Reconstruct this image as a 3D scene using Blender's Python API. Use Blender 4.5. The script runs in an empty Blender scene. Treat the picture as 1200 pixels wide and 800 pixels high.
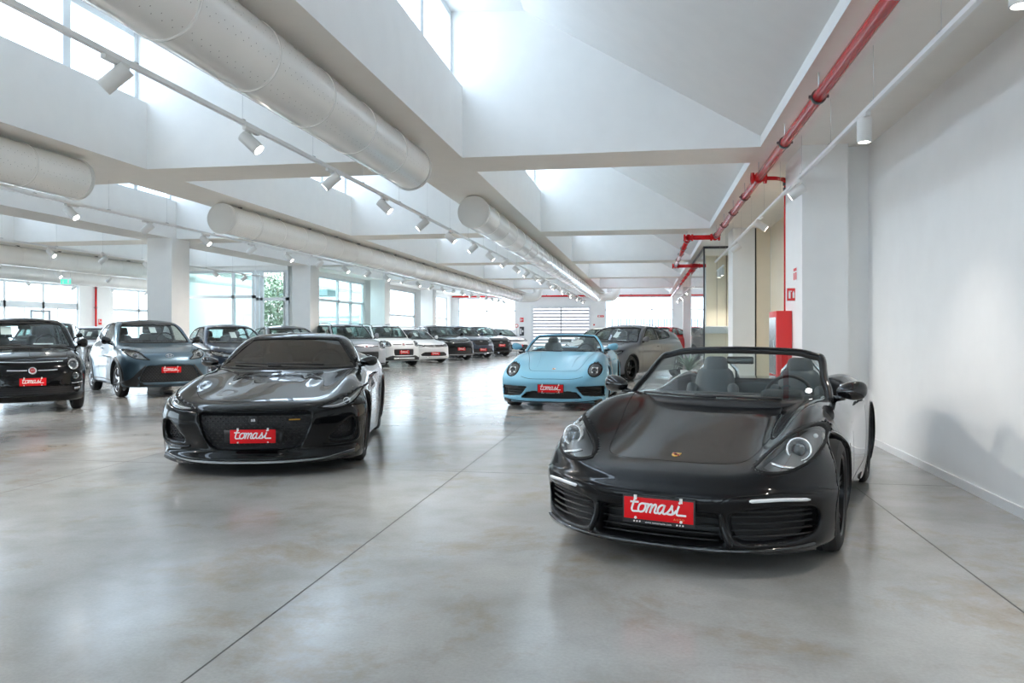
import bpy, bmesh, math, random
import numpy as np
from mathutils import Vector, Matrix
from mathutils.geometry import delaunay_2d_cdt
random.seed(7)
COL = bpy.context.scene.collection

# ------------------------------------------------------------------ materials
def mat(name, col, rough=.5, metal=0., spec=.5, coat=0., emit=None, est=1., flake=0.):
    m = bpy.data.materials.new(name); m.use_nodes = True
    nt = m.node_tree; b = nt.nodes['Principled BSDF']
    b.inputs['Base Color'].default_value = (*col, 1)
    b.inputs['Roughness'].default_value = rough
    b.inputs['Metallic'].default_value = metal
    b.inputs['Specular IOR Level'].default_value = spec
    if coat:
        b.inputs['Coat Weight'].default_value = coat; b.inputs['Coat Roughness'].default_value = .02
    if emit:
        b.inputs['Emission Color'].default_value = (*emit, 1); b.inputs['Emission Strength'].default_value = est
    # a faint procedural variation so nothing is a dead flat colour
    tc = nt.nodes.new('ShaderNodeTexCoord'); nz = nt.nodes.new('ShaderNodeTexNoise')
    nz.inputs['Scale'].default_value = 900. if flake else 4.
    nt.links.new(tc.outputs['Object'], nz.inputs['Vector'])
    mr = nt.nodes.new('ShaderNodeMapRange'); a = flake or .03
    mr.inputs['To Min'].default_value = 1 - a; mr.inputs['To Max'].default_value = 1 + a
    nt.links.new(nz.outputs['Fac'], mr.inputs['Value'])
    mx = nt.nodes.new('ShaderNodeVectorMath'); mx.operation = 'SCALE'
    mx.inputs[0].default_value = col; nt.links.new(mr.outputs['Result'], mx.inputs['Scale'])
    nt.links.new(mx.outputs['Vector'], b.inputs['Base Color'])
    return m

def glassmat(name, tint=(.8, .85, .85), refl=1.0, ior=1.5):
    m = bpy.data.materials.new(name); m.use_nodes = True
    nt = m.node_tree; nt.nodes.clear()
    out = nt.nodes.new('ShaderNodeOutputMaterial'); mx = nt.nodes.new('ShaderNodeMixShader')
    tr = nt.nodes.new('ShaderNodeBsdfTransparent'); tr.inputs[0].default_value = (*tint, 1)
    gl = nt.nodes.new('ShaderNodeBsdfGlossy'); gl.inputs['Roughness'].default_value = .01
    gl.inputs['Color'].default_value = (refl, refl, refl, 1)
    lw = nt.nodes.new('ShaderNodeLayerWeight'); lw.inputs['Blend'].default_value = .5
    f0 = ((ior - 1) / (ior + 1)) ** 2 * 1.8
    pw = nt.nodes.new('ShaderNodeMath'); pw.operation = 'POWER'; pw.inputs[1].default_value = 5.
    nt.links.new(lw.outputs['Facing'], pw.inputs[0])
    ma = nt.nodes.new('ShaderNodeMath'); ma.operation = 'MULTIPLY_ADD'; ma.inputs[1].default_value = 1 - f0; ma.inputs[2].default_value = f0
    nt.links.new(pw.outputs[0], ma.inputs[0])
    nt.links.new(ma.outputs[0], mx.inputs[0]); nt.links.new(tr.outputs[0], mx.inputs[1])
    nt.links.new(gl.outputs[0], mx.inputs[2]); nt.links.new(mx.outputs[0], out.inputs[0])
    return m

M = {}
M['plaster'] = mat('white_plaster', (.88, .875, .86), .75, spec=.25)
M['ceil'] = mat('white_ceiling_paint', (.88, .878, .865), .8, spec=.2)
M['beam'] = mat('beam_bounce_tint', (.86, .82, .765), .8, spec=.2)  # warm bounce from floor and lamps put into the soffit colour
M['beige'] = mat('beige_panel', (.86, .76, .60), .6)
M['duct'] = mat('duct_white', (.88, .865, .83), .2, spec=.6, coat=.4)
M['ductcap'] = mat('duct_cap', (.72, .71, .68), .5)
M['white'] = mat('white_enamel', (.82, .82, .82), .35)
M['lampbody'] = mat('lamp_enamel', (.72, .71, .69), .35)
M['frame'] = mat('window_frame_white', (.72, .76, .78), .4)
M['frame_grey'] = mat('window_frame_grey', (.22, .25, .28), .4)
M['red'] = mat('red_pipe_paint', (.60, .006, .009), .25, spec=.35)
M['redsign'] = mat('red_sign', (.75, .03, .03), .4)
M['green'] = mat('green_sign', (.05, .5, .3), .4, emit=(.1, .8, .5), est=.6)
M['steel'] = mat('steel', (.5, .5, .5), .3, 1.)
M['darksteel'] = mat('dark_steel', (.08, .08, .085), .4, .7)
M['blackmetal'] = mat('black_metal', (.02, .02, .02), .5)
M['lampglow'] = mat('spot_glow', (1, 1, 1), .4, emit=(1, .93, .84), est=22)
M['pane'] = glassmat('window_glass', (.93, .96, .96), 1., 1.35)
M['skypane'] = glassmat('rooflight_glass', (.66, .72, .77), 1., 1.35)
M['greenpane'] = glassmat('greenish_glass', (.62, .80, .78), 1., 1.45)
M['leaf'] = mat('leaf_green', (.16, .24, .15), .5)
M['bark'] = mat('bark', (.25, .2, .16), .8)
M['pot'] = mat('pot_white', (.7, .7, .7), .4)
M['ext_white'] = mat('outside_panel', (.75, .78, .78), .7)
M['ext_grey'] = mat('outside_grey', (.25, .35, .35), .6)
M['fence'] = mat('fence_blue_grey', (.10, .13, .17), .6)
M['asphalt'] = mat('outside_asphalt', (.55, .56, .55), .9)

def floor_mat():
    m = bpy.data.materials.new('polished_concrete'); m.use_nodes = True
    nt = m.node_tree; N = nt.nodes; L = nt.links; b = N['Principled BSDF']
    tc = N.new('ShaderNodeTexCoord')
    def noise(s, d, r=.6, dist=0.):
        n = N.new('ShaderNodeTexNoise'); n.inputs['Scale'].default_value = s
        n.inputs['Detail'].default_value = d; n.inputs['Roughness'].default_value = r
        n.inputs['Distortion'].default_value = dist
        L.new(tc.outputs['Object'], n.inputs['Vector']); return n
    def ramp(src, stops):
        r = N.new('ShaderNodeValToRGB'); L.new(src.outputs['Fac'], r.inputs[0])
        e = r.color_ramp.elements
        e[0].position, e[0].color = stops[0][0], (*stops[0][1], 1)
        e[1].position, e[1].color = stops[-1][0], (*stops[-1][1], 1)
        for p, c in stops[1:-1]:
            x = e.new(p); x.color = (*c, 1)
        return r
    def mix(mode, f, a, b_):
        x = N.new('ShaderNodeMix'); x.data_type = 'RGBA'; x.blend_type = mode
        if isinstance(f, float): x.inputs[0].default_value = f
        else: L.new(f, x.inputs[0])
        L.new(a, x.inputs[6]); L.new(b_, x.inputs[7]); return x
    r1 = ramp(noise(.40, 7, .6, .3), [(.28, (.31, .30, .28)), (.5, (.39, .382, .365)), (.74, (.46, .452, .435))])
    r2 = ramp(noise(1.9, 8, .6, .2), [(.28, (.74, .72, .69)), (.5, (1, 1, 1)), (.72, (1.16, 1.16, 1.16))])
    c = mix('MULTIPLY', .75, r1.outputs[0], r2.outputs[0])
    st = ramp(noise(.8, 9, .7, .2), [(.52, (0, 0, 0)), (.66, (.85, .85, .85))])
    br = N.new('ShaderNodeRGB'); br.outputs[0].default_value = (.30, .235, .165, 1)
    c = mix('MIX', st.outputs[0], c.outputs[2], br.outputs[0])
    r3 = ramp(noise(60, 3, .6), [(.3, (.93, .93, .93)), (.7, (1.05, 1.05, 1.05))])
    c = mix('MULTIPLY', 1., c.outputs[2], r3.outputs[0])
    L.new(c.outputs[2], b.inputs['Base Color'])
    rr = N.new('ShaderNodeMapRange'); L.new(noise(1.3, 5, .6).outputs['Fac'], rr.inputs['Value'])
    rr.inputs['From Min'].default_value = .3; rr.inputs['From Max'].default_value = .7
    rr.inputs['To Min'].default_value = .15; rr.inputs['To Max'].default_value = .21
    L.new(rr.outputs[0], b.inputs['Roughness'])
    b.inputs['Specular IOR Level'].default_value = .6
    b.inputs['Coat Weight'].default_value = .0
    bp = N.new('ShaderNodeBump'); bp.inputs['Strength'].default_value = .008; bp.inputs['Distance'].default_value = .01
    L.new(noise(3., 3).outputs['Fac'], bp.inputs['Height']); L.new(bp.outputs[0], b.inputs['Normal'])
    return m
M['floor'] = floor_mat()

# ------------------------------------------------------------------ mesh helpers
def mk(name, verts, faces, m, parent=None, smooth=False, loc=None, mats=None, midx=None):
    me = bpy.data.meshes.new(name)
    me.from_pydata([tuple(map(float, v)) for v in verts] if not isinstance(verts, np.ndarray) else verts.tolist(), [],
                   faces if not isinstance(faces, np.ndarray) else faces.tolist())
    for q in (mats or [m]): me.materials.append(q)
    if midx is not None: me.polygons.foreach_set('material_index', np.asarray(midx, dtype=np.int32))
    if smooth: me.polygons.foreach_set('use_smooth', [True] * len(me.polygons))
    me.update()
    o = bpy.data.objects.new(name, me); COL.objects.link(o)
    if parent is not None: o.parent = parent
    if loc is not None: o.location = loc
    return o

def tag(o, label=None, cat=None, group=None, kind=None):
    if label: o['label'] = label
    if cat: o['category'] = cat
    if group: o['group'] = group
    if kind: o['kind'] = kind
    return o

def empty(name, loc=(0, 0, 0), rz=0.):
    o = bpy.data.objects.new(name, None); COL.objects.link(o)
    o.location = loc; o.rotation_euler = (0, 0, rz); o.empty_display_size = .2
    return o

class MB:
    def __init__(s): s.v = []; s.f = []
    def add(s, v, f):
        n = len(s.v); s.v += [tuple(p) for p in v]; s.f += [tuple(i + n for i in q) for q in f]; return s
    def box(s, x0, x1, y0, y1, z0, z1):
        return s.add([(x0, y0, z0), (x1, y0, z0), (x1, y1, z0), (x0, y1, z0), (x0, y0, z1), (x1, y0, z1), (x1, y1, z1), (x0, y1, z1)],
                     [(0, 3, 2, 1), (4, 5, 6, 7), (0, 1, 5, 4), (1, 2, 6, 5), (2, 3, 7, 6), (3, 0, 4, 7)])
    def quad(s, *p): return s.add(p, [tuple(range(len(p)))])
    def tube(s, pts, r, n=12, caps=True, closed=False):
        P = [Vector(p) for p in pts]; rings = []; m = len(P)
        up = None
        for i, p in enumerate(P):
            a = P[i - 1] if (i > 0 or closed) else P[i]; b = P[(i + 1) % m] if (i < m - 1 or closed) else P[i]
            d = (b - a).normalized()
            if up is None:
                up = Vector((0, 0, 1)) if abs(d.z) < .9 else Vector((1, 0, 0))
            u = d.cross(up).normalized(); w = u.cross(d).normalized(); up = w
            rr = r[i] if isinstance(r, (list, tuple)) else r
            rings.append([p + (u * math.cos(2 * math.pi * k / n) + w * math.sin(2 * math.pi * k / n)) * rr for k in range(n)])
        v = [q for R in rings for q in R]; f = []
        for i in range(m if closed else m - 1):
            j = (i + 1) % m
            for k in range(n):
                f.append((i * n + k, i * n + (k + 1) % n, j * n + (k + 1) % n, j * n + k))
        if caps and not closed:
            f.append(tuple(range(n))[::-1]); f.append(tuple((m - 1) * n + k for k in range(n)))
        return s.add(v, f)
    def lathe(s, prof, c=(0, 0, 0), axis='x', n=32, cap=False):
        v = []; f = []
        for (a, r) in prof:
            for k in range(n):
                t = 2 * math.pi * k / n; q = (r * math.cos(t), r * math.sin(t))
                p = {'x': (a, q[0], q[1]), 'y': (q[1], a, q[0]), 'z': (q[0], q[1], a)}[axis]
                v.append((p[0] + c[0], p[1] + c[1], p[2] + c[2]))
        for i in range(len(prof) - 1):
            for k in range(n):
                f.append((i * n + k, i * n + (k + 1) % n, (i + 1) * n + (k + 1) % n, (i + 1) * n + k))
        if cap:
            f.append(tuple(range(n))); f.append(tuple((len(prof) - 1) * n + k for k in range(n))[::-1])
        return s.add(v, f)
    def build(s, name, m, parent=None, smooth=False, loc=None):
        return mk(name, s.v, s.f, m, parent, smooth, loc)

def fix_normals(o):
    bm = bmesh.new(); bm.from_mesh(o.data); bmesh.ops.recalc_face_normals(bm, faces=bm.faces); bm.to_mesh(o.data); bm.free(); return o

def sharp(o, ang=35):
    o.data.polygons.foreach_set('use_smooth', [True] * len(o.data.polygons))
    bm = bmesh.new(); bm.from_mesh(o.data)
    bmesh.ops.recalc_face_normals(bm, faces=bm.faces)
    a = math.radians(ang)
    for e in bm.edges:
        if len(e.link_faces) == 2 and e.calc_face_angle(0) > a: e.smooth = False
    bm.to_mesh(o.data); bm.free(); return o

def rbox(name, c, s, r, m, parent=None, rot=None, seg=3, taper=None):
    bm = bmesh.new(); bmesh.ops.create_cube(bm, size=1)
    for v in bm.verts: v.co = Vector((v.co.x * s[0], v.co.y * s[1], v.co.z * s[2]))
    if taper:
        for v in bm.verts:
            if v.co.z > 0: v.co.x *= taper[0]; v.co.y *= taper[1]
    bmesh.ops.bevel(bm, geom=bm.edges[:], offset=r, segments=seg, profile=.5, affect='EDGES')
    if rot: bmesh.ops.rotate(bm, verts=bm.verts, cent=(0, 0, 0), matrix=Matrix.Rotation(rot[0], 3, 'X') @ Matrix.Rotation(rot[1], 3, 'Y') @ Matrix.Rotation(rot[2], 3, 'Z'))
    bmesh.ops.translate(bm, verts=bm.verts, vec=c)
    me = bpy.data.meshes.new(name); bm.to_mesh(me); bm.free(); me.materials.append(m)
    me.polygons.foreach_set('use_smooth', [True] * len(me.polygons))
    o = bpy.data.objects.new(name, me); COL.objects.link(o)
    if parent is not None: o.parent = parent
    return o

def text_mesh(name, body, size, m, parent=None, spacing=1., extrude=.0006, align='CENTER'):
    cu = bpy.data.curves.new(name, 'FONT'); cu.body = body; cu.size = size; cu.align_x = align
    cu.space_character = spacing; cu.extrude = extrude; cu.resolution_u = 3
    t = bpy.data.objects.new(name, cu)
    me = bpy.data.meshes.new_from_object(t); bpy.data.objects.remove(t)
    me.materials.clear(); me.materials.append(m)
    o = bpy.data.objects.new(name, me); COL.objects.link(o)
    if parent is not None: o.parent = parent
    return o

def multi(name, mb, spots, m, parent, smooth=False):
    """the same small piece repeated as separate parts"""
    o = mb.build(name, m, parent, smooth); o.location = spots[0]; out = [o]
    for p in spots[1:]:
        q = o.copy(); COL.objects.link(q); q.parent = parent; q.location = p; out.append(q)
    return out
# ------------------------------------------------------------------ the hall
S = 3.54                                   # underside of the beams
YB = [10.0 + 7.72 * k for k in range(-3, 6)]   # near faces of the cross beams
BT = .92
YN, YF = YB[0] - 1.0, 48.6
BX = [(-3.22, -2.32), (-7.65, -6.75), (-12.08, -11.18), (-16.51, -15.61), (-20.94, -20.04), (-25.37, -24.47)]
XR, XL = 2.63, -24.9
PITS = [(-2.32, 1.36)] + [(BX[i + 1][1], BX[i][0]) for i in range(5)]
def court(i, y0): return i == 3 and y0 > 25.2       # open courtyard: no roof there

nwin = [0]
def window(mb, parent_pane=None, frame='frame', pane='pane'):
    nwin[0] += 1
    o = mb.build('window_%d' % nwin[0], M[frame]); o['kind'] = 'structure'
    if parent_pane:
        p = parent_pane.build('window_pane', M[pane], o)
    return o

# ceiling: soffit strips, roof pits with high north light
c = MB(); bq = MB()
def hq(x0, x1, y0, y1, z): bq.quad((x0, y0, z), (x0, y1, z), (x1, y1, z), (x1, y0, z))
hq(1.36, XR, YN, YF, S)
for (a, b) in BX: hq(max(a, XL - .5), b, YN, YF, S)
for i, (xl, xr) in enumerate(PITS):
    hq(xl, xr, YN, YB[0] + BT, S)
    for k in range(1, len(YB)):
        if YB[k] + BT < YF and not court(i, YB[k] - .5): hq(xl, xr, YB[k], YB[k] + BT, S)
        elif not court(i, YB[k] - .5): hq(xl, xr, YB[k], YF, S)
    for k in range(len(YB) - 1):
        y0, y1 = YB[k] + BT, YB[k + 1]
        if court(i, y0): continue
        wx = xl - .17
        prof = [(xl, S), (xl, 4.45), (wx, 4.45), (wx, 5.42), (xl + .8, 5.37), (xr, 3.67), (xr, S)]
        for j, (p, q) in enumerate(zip(prof[:-1], prof[1:])):
            if j == 2: continue            # the glazed side
            c.quad((p[0], y0, p[1]), (p[0], y1, p[1]), (q[0], y1, q[1]), (q[0], y0, q[1]))
        for y in (y0, y1):
            c.quad(*[(p[0], y, p[1]) for p in prof])
        f = MB(); g = MB(); n = 5; w = (y1 - y0) / n
        f.box(wx - .05, wx + .03, y0, y1, 4.45, 4.52); f.box(wx - .05, wx + .03, y0, y1, 5.33, 5.42)
        for j in range(n + 1):
            yy = y0 + j * w; h = .065 if 0 < j < n else .06
            f.box(wx - .05, wx + .03, max(y0, yy - h), min(y1, yy + h), 4.52, 5.33)
        g.quad((wx - .01, y0, 4.5), (wx - .01, y1, 4.5), (wx - .01, y1, 5.36), (wx - .01, y0, 5.36))
        window(f, g, pane='skypane')
o = c.build('ceiling', M['ceil']); tag(o, kind='structure')
tag(bq.build('ceiling_beams', M['beam']), kind='structure')

# floor with sawn joints
fl = MB(); fl.quad((-26, YN, 0), (XR + .3, YN, 0), (XR + .3, YF + .3, 0), (-26, YF + .3, 0))
tag(fl.build('floor', M['floor']), kind='structure')
M['joint'] = mat('joint_dark', (.10, .095, .085), .8)
jn = MB()
for k in range(-7, 1): x = -1.72 + 3.48 * (k + 1) if False else 1.75 + 3.47 * k; jn.box(x - .004, x + .004, YN, YF, -.01, .0008)
for k in range(0, 11): y = 7.35 + 3.85 * k; jn.box(-25, XR, y - .003, y + .003, -.01, .0007)
tag(jn.build('trim_1', M['joint']), kind='structure')

# right side
w = MB(); w.box(XR, XR + .2, 11.15, 17.75, 0, S); tag(w.build('wall_recess', M['beige']), kind='structure')
w = MB(); w.box(XR, XR + .2, YN, 11.15, 0, S); w.box(XR, XR + .2, 17.75, YF, 0, S)
tag(w.build('wall_right', M['plaster']), kind='structure')
b = MB(); b.box(XR - .018, XR, YN, 10.17, 0, .075)
tag(b.build('baseboard_right', M['white']), kind='structure')
def column(x0, x1, y0, y1, label, m='plaster'):
    mb = MB(); mb.box(x0, x1, y0, y1, 0, S)
    o = mb.build('column', M[m]); return tag(o, label, 'column')
column(1.84, 2.36, 10.0, 11.15, 'white square column by the right wall, behind the black roadster, nearest of all columns')
w = MB(); w.box(2.36, XR, 10.17, 11.1, 0, S); tag(w.build('wall_pilaster', M['plaster']), kind='structure')
column(1.84, 2.30, 17.75, 18.7, 'white column on the right between the red hose cabinet and the glass partition')
w = MB(); w.box(2.34, XR, 17.8, 18.6, 0, S); tag(w.build('wall_recess', M['beige']), kind='structure')
w = MB(); w.box(2.30, 2.34, 17.84, 18.6, 0, S); tag(w.build('trim_2', M['blackmetal']), kind='structure')
for i, yy in enumerate((25.5, 33.2, 40.9)):
    column(1.84, 2.36, yy, yy + .95, ['white column inside the glass partition, third along the right wall', 'white column far down the right wall, fourth along it', 'white column far down the right wall, fifth and last along it'][i])
# glazed office on the right
t = empty('glass_partition', (1.5, 21.5, 0)); tag(t, 'clear glass partition with thin dark frame standing by the right wall past the second column', 'partition')
g = MB(); g.box(0, 1.13, 0, .012, .05, 3.5); g.box(0, .012, .012, 6.0, .05, 3.5); g.build('glass_sheet', M['pane'], t)
g = MB(); g.box(-.02, .02, -.02, .02, 0, S); g.box(.02, 1.13, -.015, .025, 3.48, S); g.box(-.015, .025, .02, 6, 3.48, S); g.box(.02, 1.13, -.015, .025, 0, .05); g.box(-.015, .025, .02, 6, 0, .05)
g.build('partition_frame', M['darksteel'], t)
w = MB(); w.box(1.75, XR, 24.2, 24.3, 0, S)
tag(w.build('wall_office', M['beige']), kind='structure')
w = MB(); w.box(2.32, 2.34, 24.17, 24.2, 0, S); w.box(2.05, 2.06, 24.18, 24.2, 0, S); tag(w.build('trim_3', M['bark']), kind='structure')
t = empty('reception_counter', (2.05, 22.6, 0)); tag(t, 'white reception counter behind the glass partition on the right', 'counter')
rbox('counter_top', (0, 0, 1.36), (1.0, .5, .2), .01, M['white'], t); rbox('counter_base', (0, .03, .63), (.9, .4, 1.26), .01, M['beige'], t)

# far wall: windows and sectional door
def xw(px, Y=48.6): return Y * math.tan(math.atan((px - 600) / 938) - math.radians(9.5))
def zw(py, zc): return 1.32 + (388 - py) / 938 * zc
XC = -12.08
ops = [(xw(537), xw(604), 1.35, 3.38), (xw(625), xw(690), 0, 2.78), (xw(709), xw(789), 1.42, 3.40), (xw(806), 2.4, 1.42, 3.40)]
w = MB(); x = XC
for (a, b2, z0, z1) in ops:
    w.box(x, a, YF, YF + .25, 0, S); w.box(a, b2, YF, YF + .25, z1, S)
    if z0 > 0: w.box(a, b2, YF, YF + .25, 0, z0)
    x = b2
w.box(x, XR + .2, YF, YF + .25, 0, S)
tag(w.build('wall_far', M['plaster']), kind='structure')
for i in (0, 2, 3):
    a, b2, z0, z1 = ops[i]; f = MB(); g = MB(); y0, y1 = YF + .06, YF + .12
    f.box(a, b2, y0, y1, z0, z0 + .06); f.box(a, b2, y0, y1, z1 - .06, z1); f.box(a, a + .06, y0, y1, z0, z1); f.box(b2 - .06, b2, y0, y1, z0, z1)
    zm = z0 + (z1 - z0) * .6; f.box(a, b2, y0, y1, zm - .03, zm + .03)
    if i != 3: xm = a + (b2 - a) * (.5 if i == 0 else .69); f.box(xm - .03, xm + .03, y0, y1, z0, z1)
    g.quad((a, YF + .09, z0), (b2, YF + .09, z0), (b2, YF + .09, z1), (a, YF + .09, z1)); window(f, g)
a, b2, z0, z1 = ops[1]
M['door_glow'] = mat('door_panel_glow', (.85, .86, .88), .4, emit=(.9, .93, 1), est=.9)  # emission stands in for daylight coming through the door panels
d = MB(); d.box(a, b2, YF + .08, YF + .12, 0, z1); dd = d.build('door_1', M['door_glow']); dd['kind'] = 'structure'
d = MB(); n = 14
for k in range(n + 1):
    z = z1 * k / n; d.box(a, b2, YF + .03, YF + .08, max(0, z - .045), min(z1, z + .045))
xm = (a + b2) / 2; d.box(xm - .03, xm + .03, YF + .03, YF + .08, 0, z1); d.build('door_rail', mat('door_rail_grey', (.42, .42, .46), .4), dd)
f = MB(); f.box(a - .14, a, YF - .03, YF, 0, z1 + .12); f.box(b2, b2 + .14, YF - .03, YF, 0, z1 + .12); f.box(a, b2, YF - .03, YF, z1, z1 + .12)
tag(f.build('trim_4', M['white']), kind='structure')

# back and left walls
w = MB(); bx = [(-23.9, -20.2), (-19.4, -15.8), (-15.0, -11.4), (-10.6, -7.0), (-6.2, -2.6), (-1.9, 1.8)]; x = XL - .3  # unseen glazing behind the camera, added to light the lower hall
for a, b2 in bx:
    w.box(x, a, YN - .2, YN, 0, S); w.box(a, b2, YN - .2, YN, 3.3, S); w.box(a, b2, YN - .2, YN, 0, .1); x = b2
    f = MB(); g = MB(); y0, y1 = YN - .14, YN - .08
    f.box(a, b2, y0, y1, .1, .18); f.box(a, b2, y0, y1, 3.22, 3.3); f.box(a, b2, y0, y1, 2.3, 2.38)
    for k in range(4): xx = a + (b2 - a) * k / 3; f.box(max(a, xx - .04), min(b2, xx + .04), y0, y1, .18, 3.22)
    g.quad((a, YN - .11, .1), (b2, YN - .11, .1), (b2, YN - .11, 3.3), (a, YN - .11, 3.3)); window(f, g)
w.box(x, XR + .2, YN - .2, YN, 0, S); tag(w.build('wall_back', M['plaster']), kind='structure')
w = MB(); ys = [YN, 8.0]; piers = [(YN, 2.0), (8.8, 11.0), (17.2, 19.2), (24.0, 25.8), (32.0, 34.3), (40.5, 42.5), (47.5, YF)]  # gaps near the camera are unseen glazing, added for reflections and light
for a, b2 in piers: w.box(XL - .25, XL, a, b2, 0, S)
gaps = [(p[1], q[0]) for p, q in zip(piers[:-1], piers[1:])]
for a, b2 in gaps: w.box(XL - .25, XL, a, b2, 3.36, S); w.box(XL - .25, XL, a, b2, 0, .08)
tag(w.build('wall_left', M['plaster']), kind='structure')
for gi, (a, b2) in enumerate(gaps):
    f = MB(); g = MB(); x0, x1 = XL - .16, XL - .08; n = 3
    f.box(x0, x1, a, b2, .08, .16); f.box(x0, x1, a, b2, 3.28, 3.36); f.box(x0, x1, a, b2, 2.28, 2.42 if gi != 3 else 2.55)
    for k in range(n + 1):
        yy = a + (b2 - a) * k / n; f.box(x0, x1, max(a, yy - .06), min(b2, yy + .06), .16, 3.28)
    for yy in (a + (b2 - a) * .5, a + (b2 - a) * .8): f.box(x0, x1, yy - .03, yy + .03, .16, 2.28)
    g.quad((XL - .12, a, .1), (XL - .12, b2, .1), (XL - .12, b2, 3.34), (XL - .12, a, 3.34)); window(f, g)
# glazed entrance door in the left wall, dark framed
t = empty('entrance_door', (XL + .06, 29.6, 0)); t.name = 'door_2'; t['kind'] = 'structure'
f = MB(); f.box(-.03, .03, -.55, -.48, 0, 2.2); f.box(-.03, .03, .48, .55, 0, 2.2); f.box(-.03, .03, -.48, .48, 2.12, 2.2); f.box(-.03, .03, -.48, .48, 0, .1); f.build('door_frame', M['frame_grey'], t)
g = MB(); g.box(-.005, .005, -.48, .48, .1, 2.12); g.build('door_glass', M['pane'], t)

# courtyard walls (glass)
def glazed_x(x, ya, yb, splits, zt_, zm, pane='pane', z0=.05):
    f = MB(); g = MB()
    f.box(x - .05, x + .05, ya, yb, z0, z0 + .08); f.box(x - .05, x + .05, ya, yb, zt_ - .08, zt_)
    if zm: f.box(x - .05, x + .05, ya, yb, zm - .05, zm + .05)
    for s in [ya + .05] + splits + [yb - .05]: f.box(x - .05, x + .05, s - .05, s + .05, z0 + .08, zt_ - .08)
    g.quad((x, ya, z0), (x, yb, z0), (x, yb, zt_), (x, ya, zt_)); o = window(f); g.build('window_pane', M[pane], o)
def glazed_y(y, xa, xb, splits, zt_, zm, pane='pane', z0=.05):
    f = MB(); g = MB()
    f.box(xa, xb, y - .05, y + .05, z0, z0 + .08); f.box(xa, xb, y - .05, y + .05, zt_ - .08, zt_)
    f.box(xa, xb, y - .05, y + .05, zm - .05, zm + .05)
    for s in [xa + .05] + splits + [xb - .05]: f.box(s - .05, s + .05, y - .05, y + .05, z0 + .08, zt_ - .08)
    g.quad((xa, y, z0), (xb, y, z0), (xb, y, zt_), (xa, y, zt_)); o = window(f); g.build('window_pane', M[pane], o)
YC = 25.6
glazed_y(YC, -15.9, -13.2, [-14.0], 3.4, 2.5, 'greenpane')
glazed_y(YC, -13.15, XC + .1, [-12.95], 3.4, 2.42)
w = MB(); w.box(-16.1, XC + .1, YC - .1, YC + .1, 3.4, S + .5); tag(w.build('wall_courtyard', M['plaster']), kind='structure')
w = MB(); w.box(-16.1, -15.9, YC - .1, YF, 0, S + .5); tag(w.build('wall_courtyard_left', M['plaster']), kind='structure')
seg = [(26.3, 33.1, .05, 3.4, 2.5), (34.2, 40.8, 1.5, 3.38, 2.1), (42.0, 47.6, .05, 3.38, 2.1)]
w = MB(); x = YC
for a, b2, z0, z1, zm in seg:
    w.box(XC - .1, XC + .1, x, a, 0, S + .5); w.box(XC - .1, XC + .1, a, b2, z1, S + .5)
    if z0 > .1: w.box(XC - .1, XC + .1, a, b2, 0, z0)
    x = b2
w.box(XC - .1, XC + .1, x, YF, 0, S + .5)
tag(w.build('wall_courtyard_side', M['plaster']), kind='structure')
glazed_x(XC, 26.3, 33.1, [28.0, 30.2, 31.6], 3.4, 2.5, 'greenpane')
glazed_x(XC, 34.2, 40.8, [], 3.38, 2.1, 'pane', 1.5)
glazed_x(XC, 42.0, 47.6, [44.8], 3.38, 2.1)
w = MB(); w.box(XL - .25, -16.1, YF, YF + .25, 0, S); tag(w.build('wall_left_far', M['plaster']), kind='structure')
# columns of the middle row
cn = ['nearest', 'second', 'third', 'fourth']
for k, yy in enumerate((17.4, 25.35, 33.1, 40.95)):
    column(-11.74, -11.1, yy, yy + .75, 'white square column in the middle row left of the aisle, %s from the camera' % cn[k])
# things outside the glass
e = MB(); e.quad((-60, -30, -.06), (40, -30, -.06), (40, 110, -.06), (-60, 110, -.06)); tag(e.build('ground', M['asphalt']), kind='structure')
e = MB(); e.box(-15.7, XC - .5, 34.0, 34.2, 0, 2.2)
for k in range(9): e.box(-15.7, XC - .5, 33.93, 34.0, .3 + k * .21, .38 + k * .21)
tag(e.build('louvre_screen', M['ext_white']), 'white slatted screen wall in the glazed courtyard', 'screen')
e = MB(); e.box(-15.7, XC - .55, 30.5, 31.6, 2.75, 3.0); tag(e.build('courtyard_canopy', M['ext_grey']), 'dark green-grey canopy over the courtyard behind green glass', 'canopy')
t = empty('fence', (2.2, 57., 0)); tag(t, 'blue-grey slatted fence outside the far window right of the sectional door', 'fence')
e = MB()
for k in range(46): e.box(-4.6 + .2 * k, -4.48 + .2 * k, -.02, .02, .1, 2.2)
e.build('fence_panel', M['fence'], t); e = MB(); e.box(-.05, .05, .02, .12, 0, 2.35); multi('post', e, [(-4.6 + 2.3 * k, 0, 0) for k in range(5)], M['frame_grey'], t)
def tree(loc, h, r, label, name='tree', cat='tree', n=1500, leaf=.07):
    t = empty(name, loc); tag(t, label, cat)
    mb = MB(); mb.tube([(0, 0, 0), (.03, .02, h * .5), (0, .05, h * .9)], [.07, .05, .02], 8); mb.build('trunk', M['bark'], t, True)
    mb = MB(); rnd = random.Random(len(label))
    for i in range(n):
        while True:
            p = Vector((rnd.uniform(-1, 1), rnd.uniform(-1, 1), rnd.uniform(-1, 1)))
            if p.length < 1: break
        c0 = Vector((p.x * r, p.y * r, h * .62 + p.z * h * .42)); a = Vector((rnd.gauss(0, 1), rnd.gauss(0, 1), rnd.gauss(0, 1))).normalized()
        b_ = a.orthogonal().normalized(); s = leaf * rnd.uniform(.6, 1.3)
        mb.quad(c0 - a * s, c0 + b_ * s * .45, c0 + a * s, c0 - b_ * s * .45)
    mb.build('foliage', M['leaf'], t); return t
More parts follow.
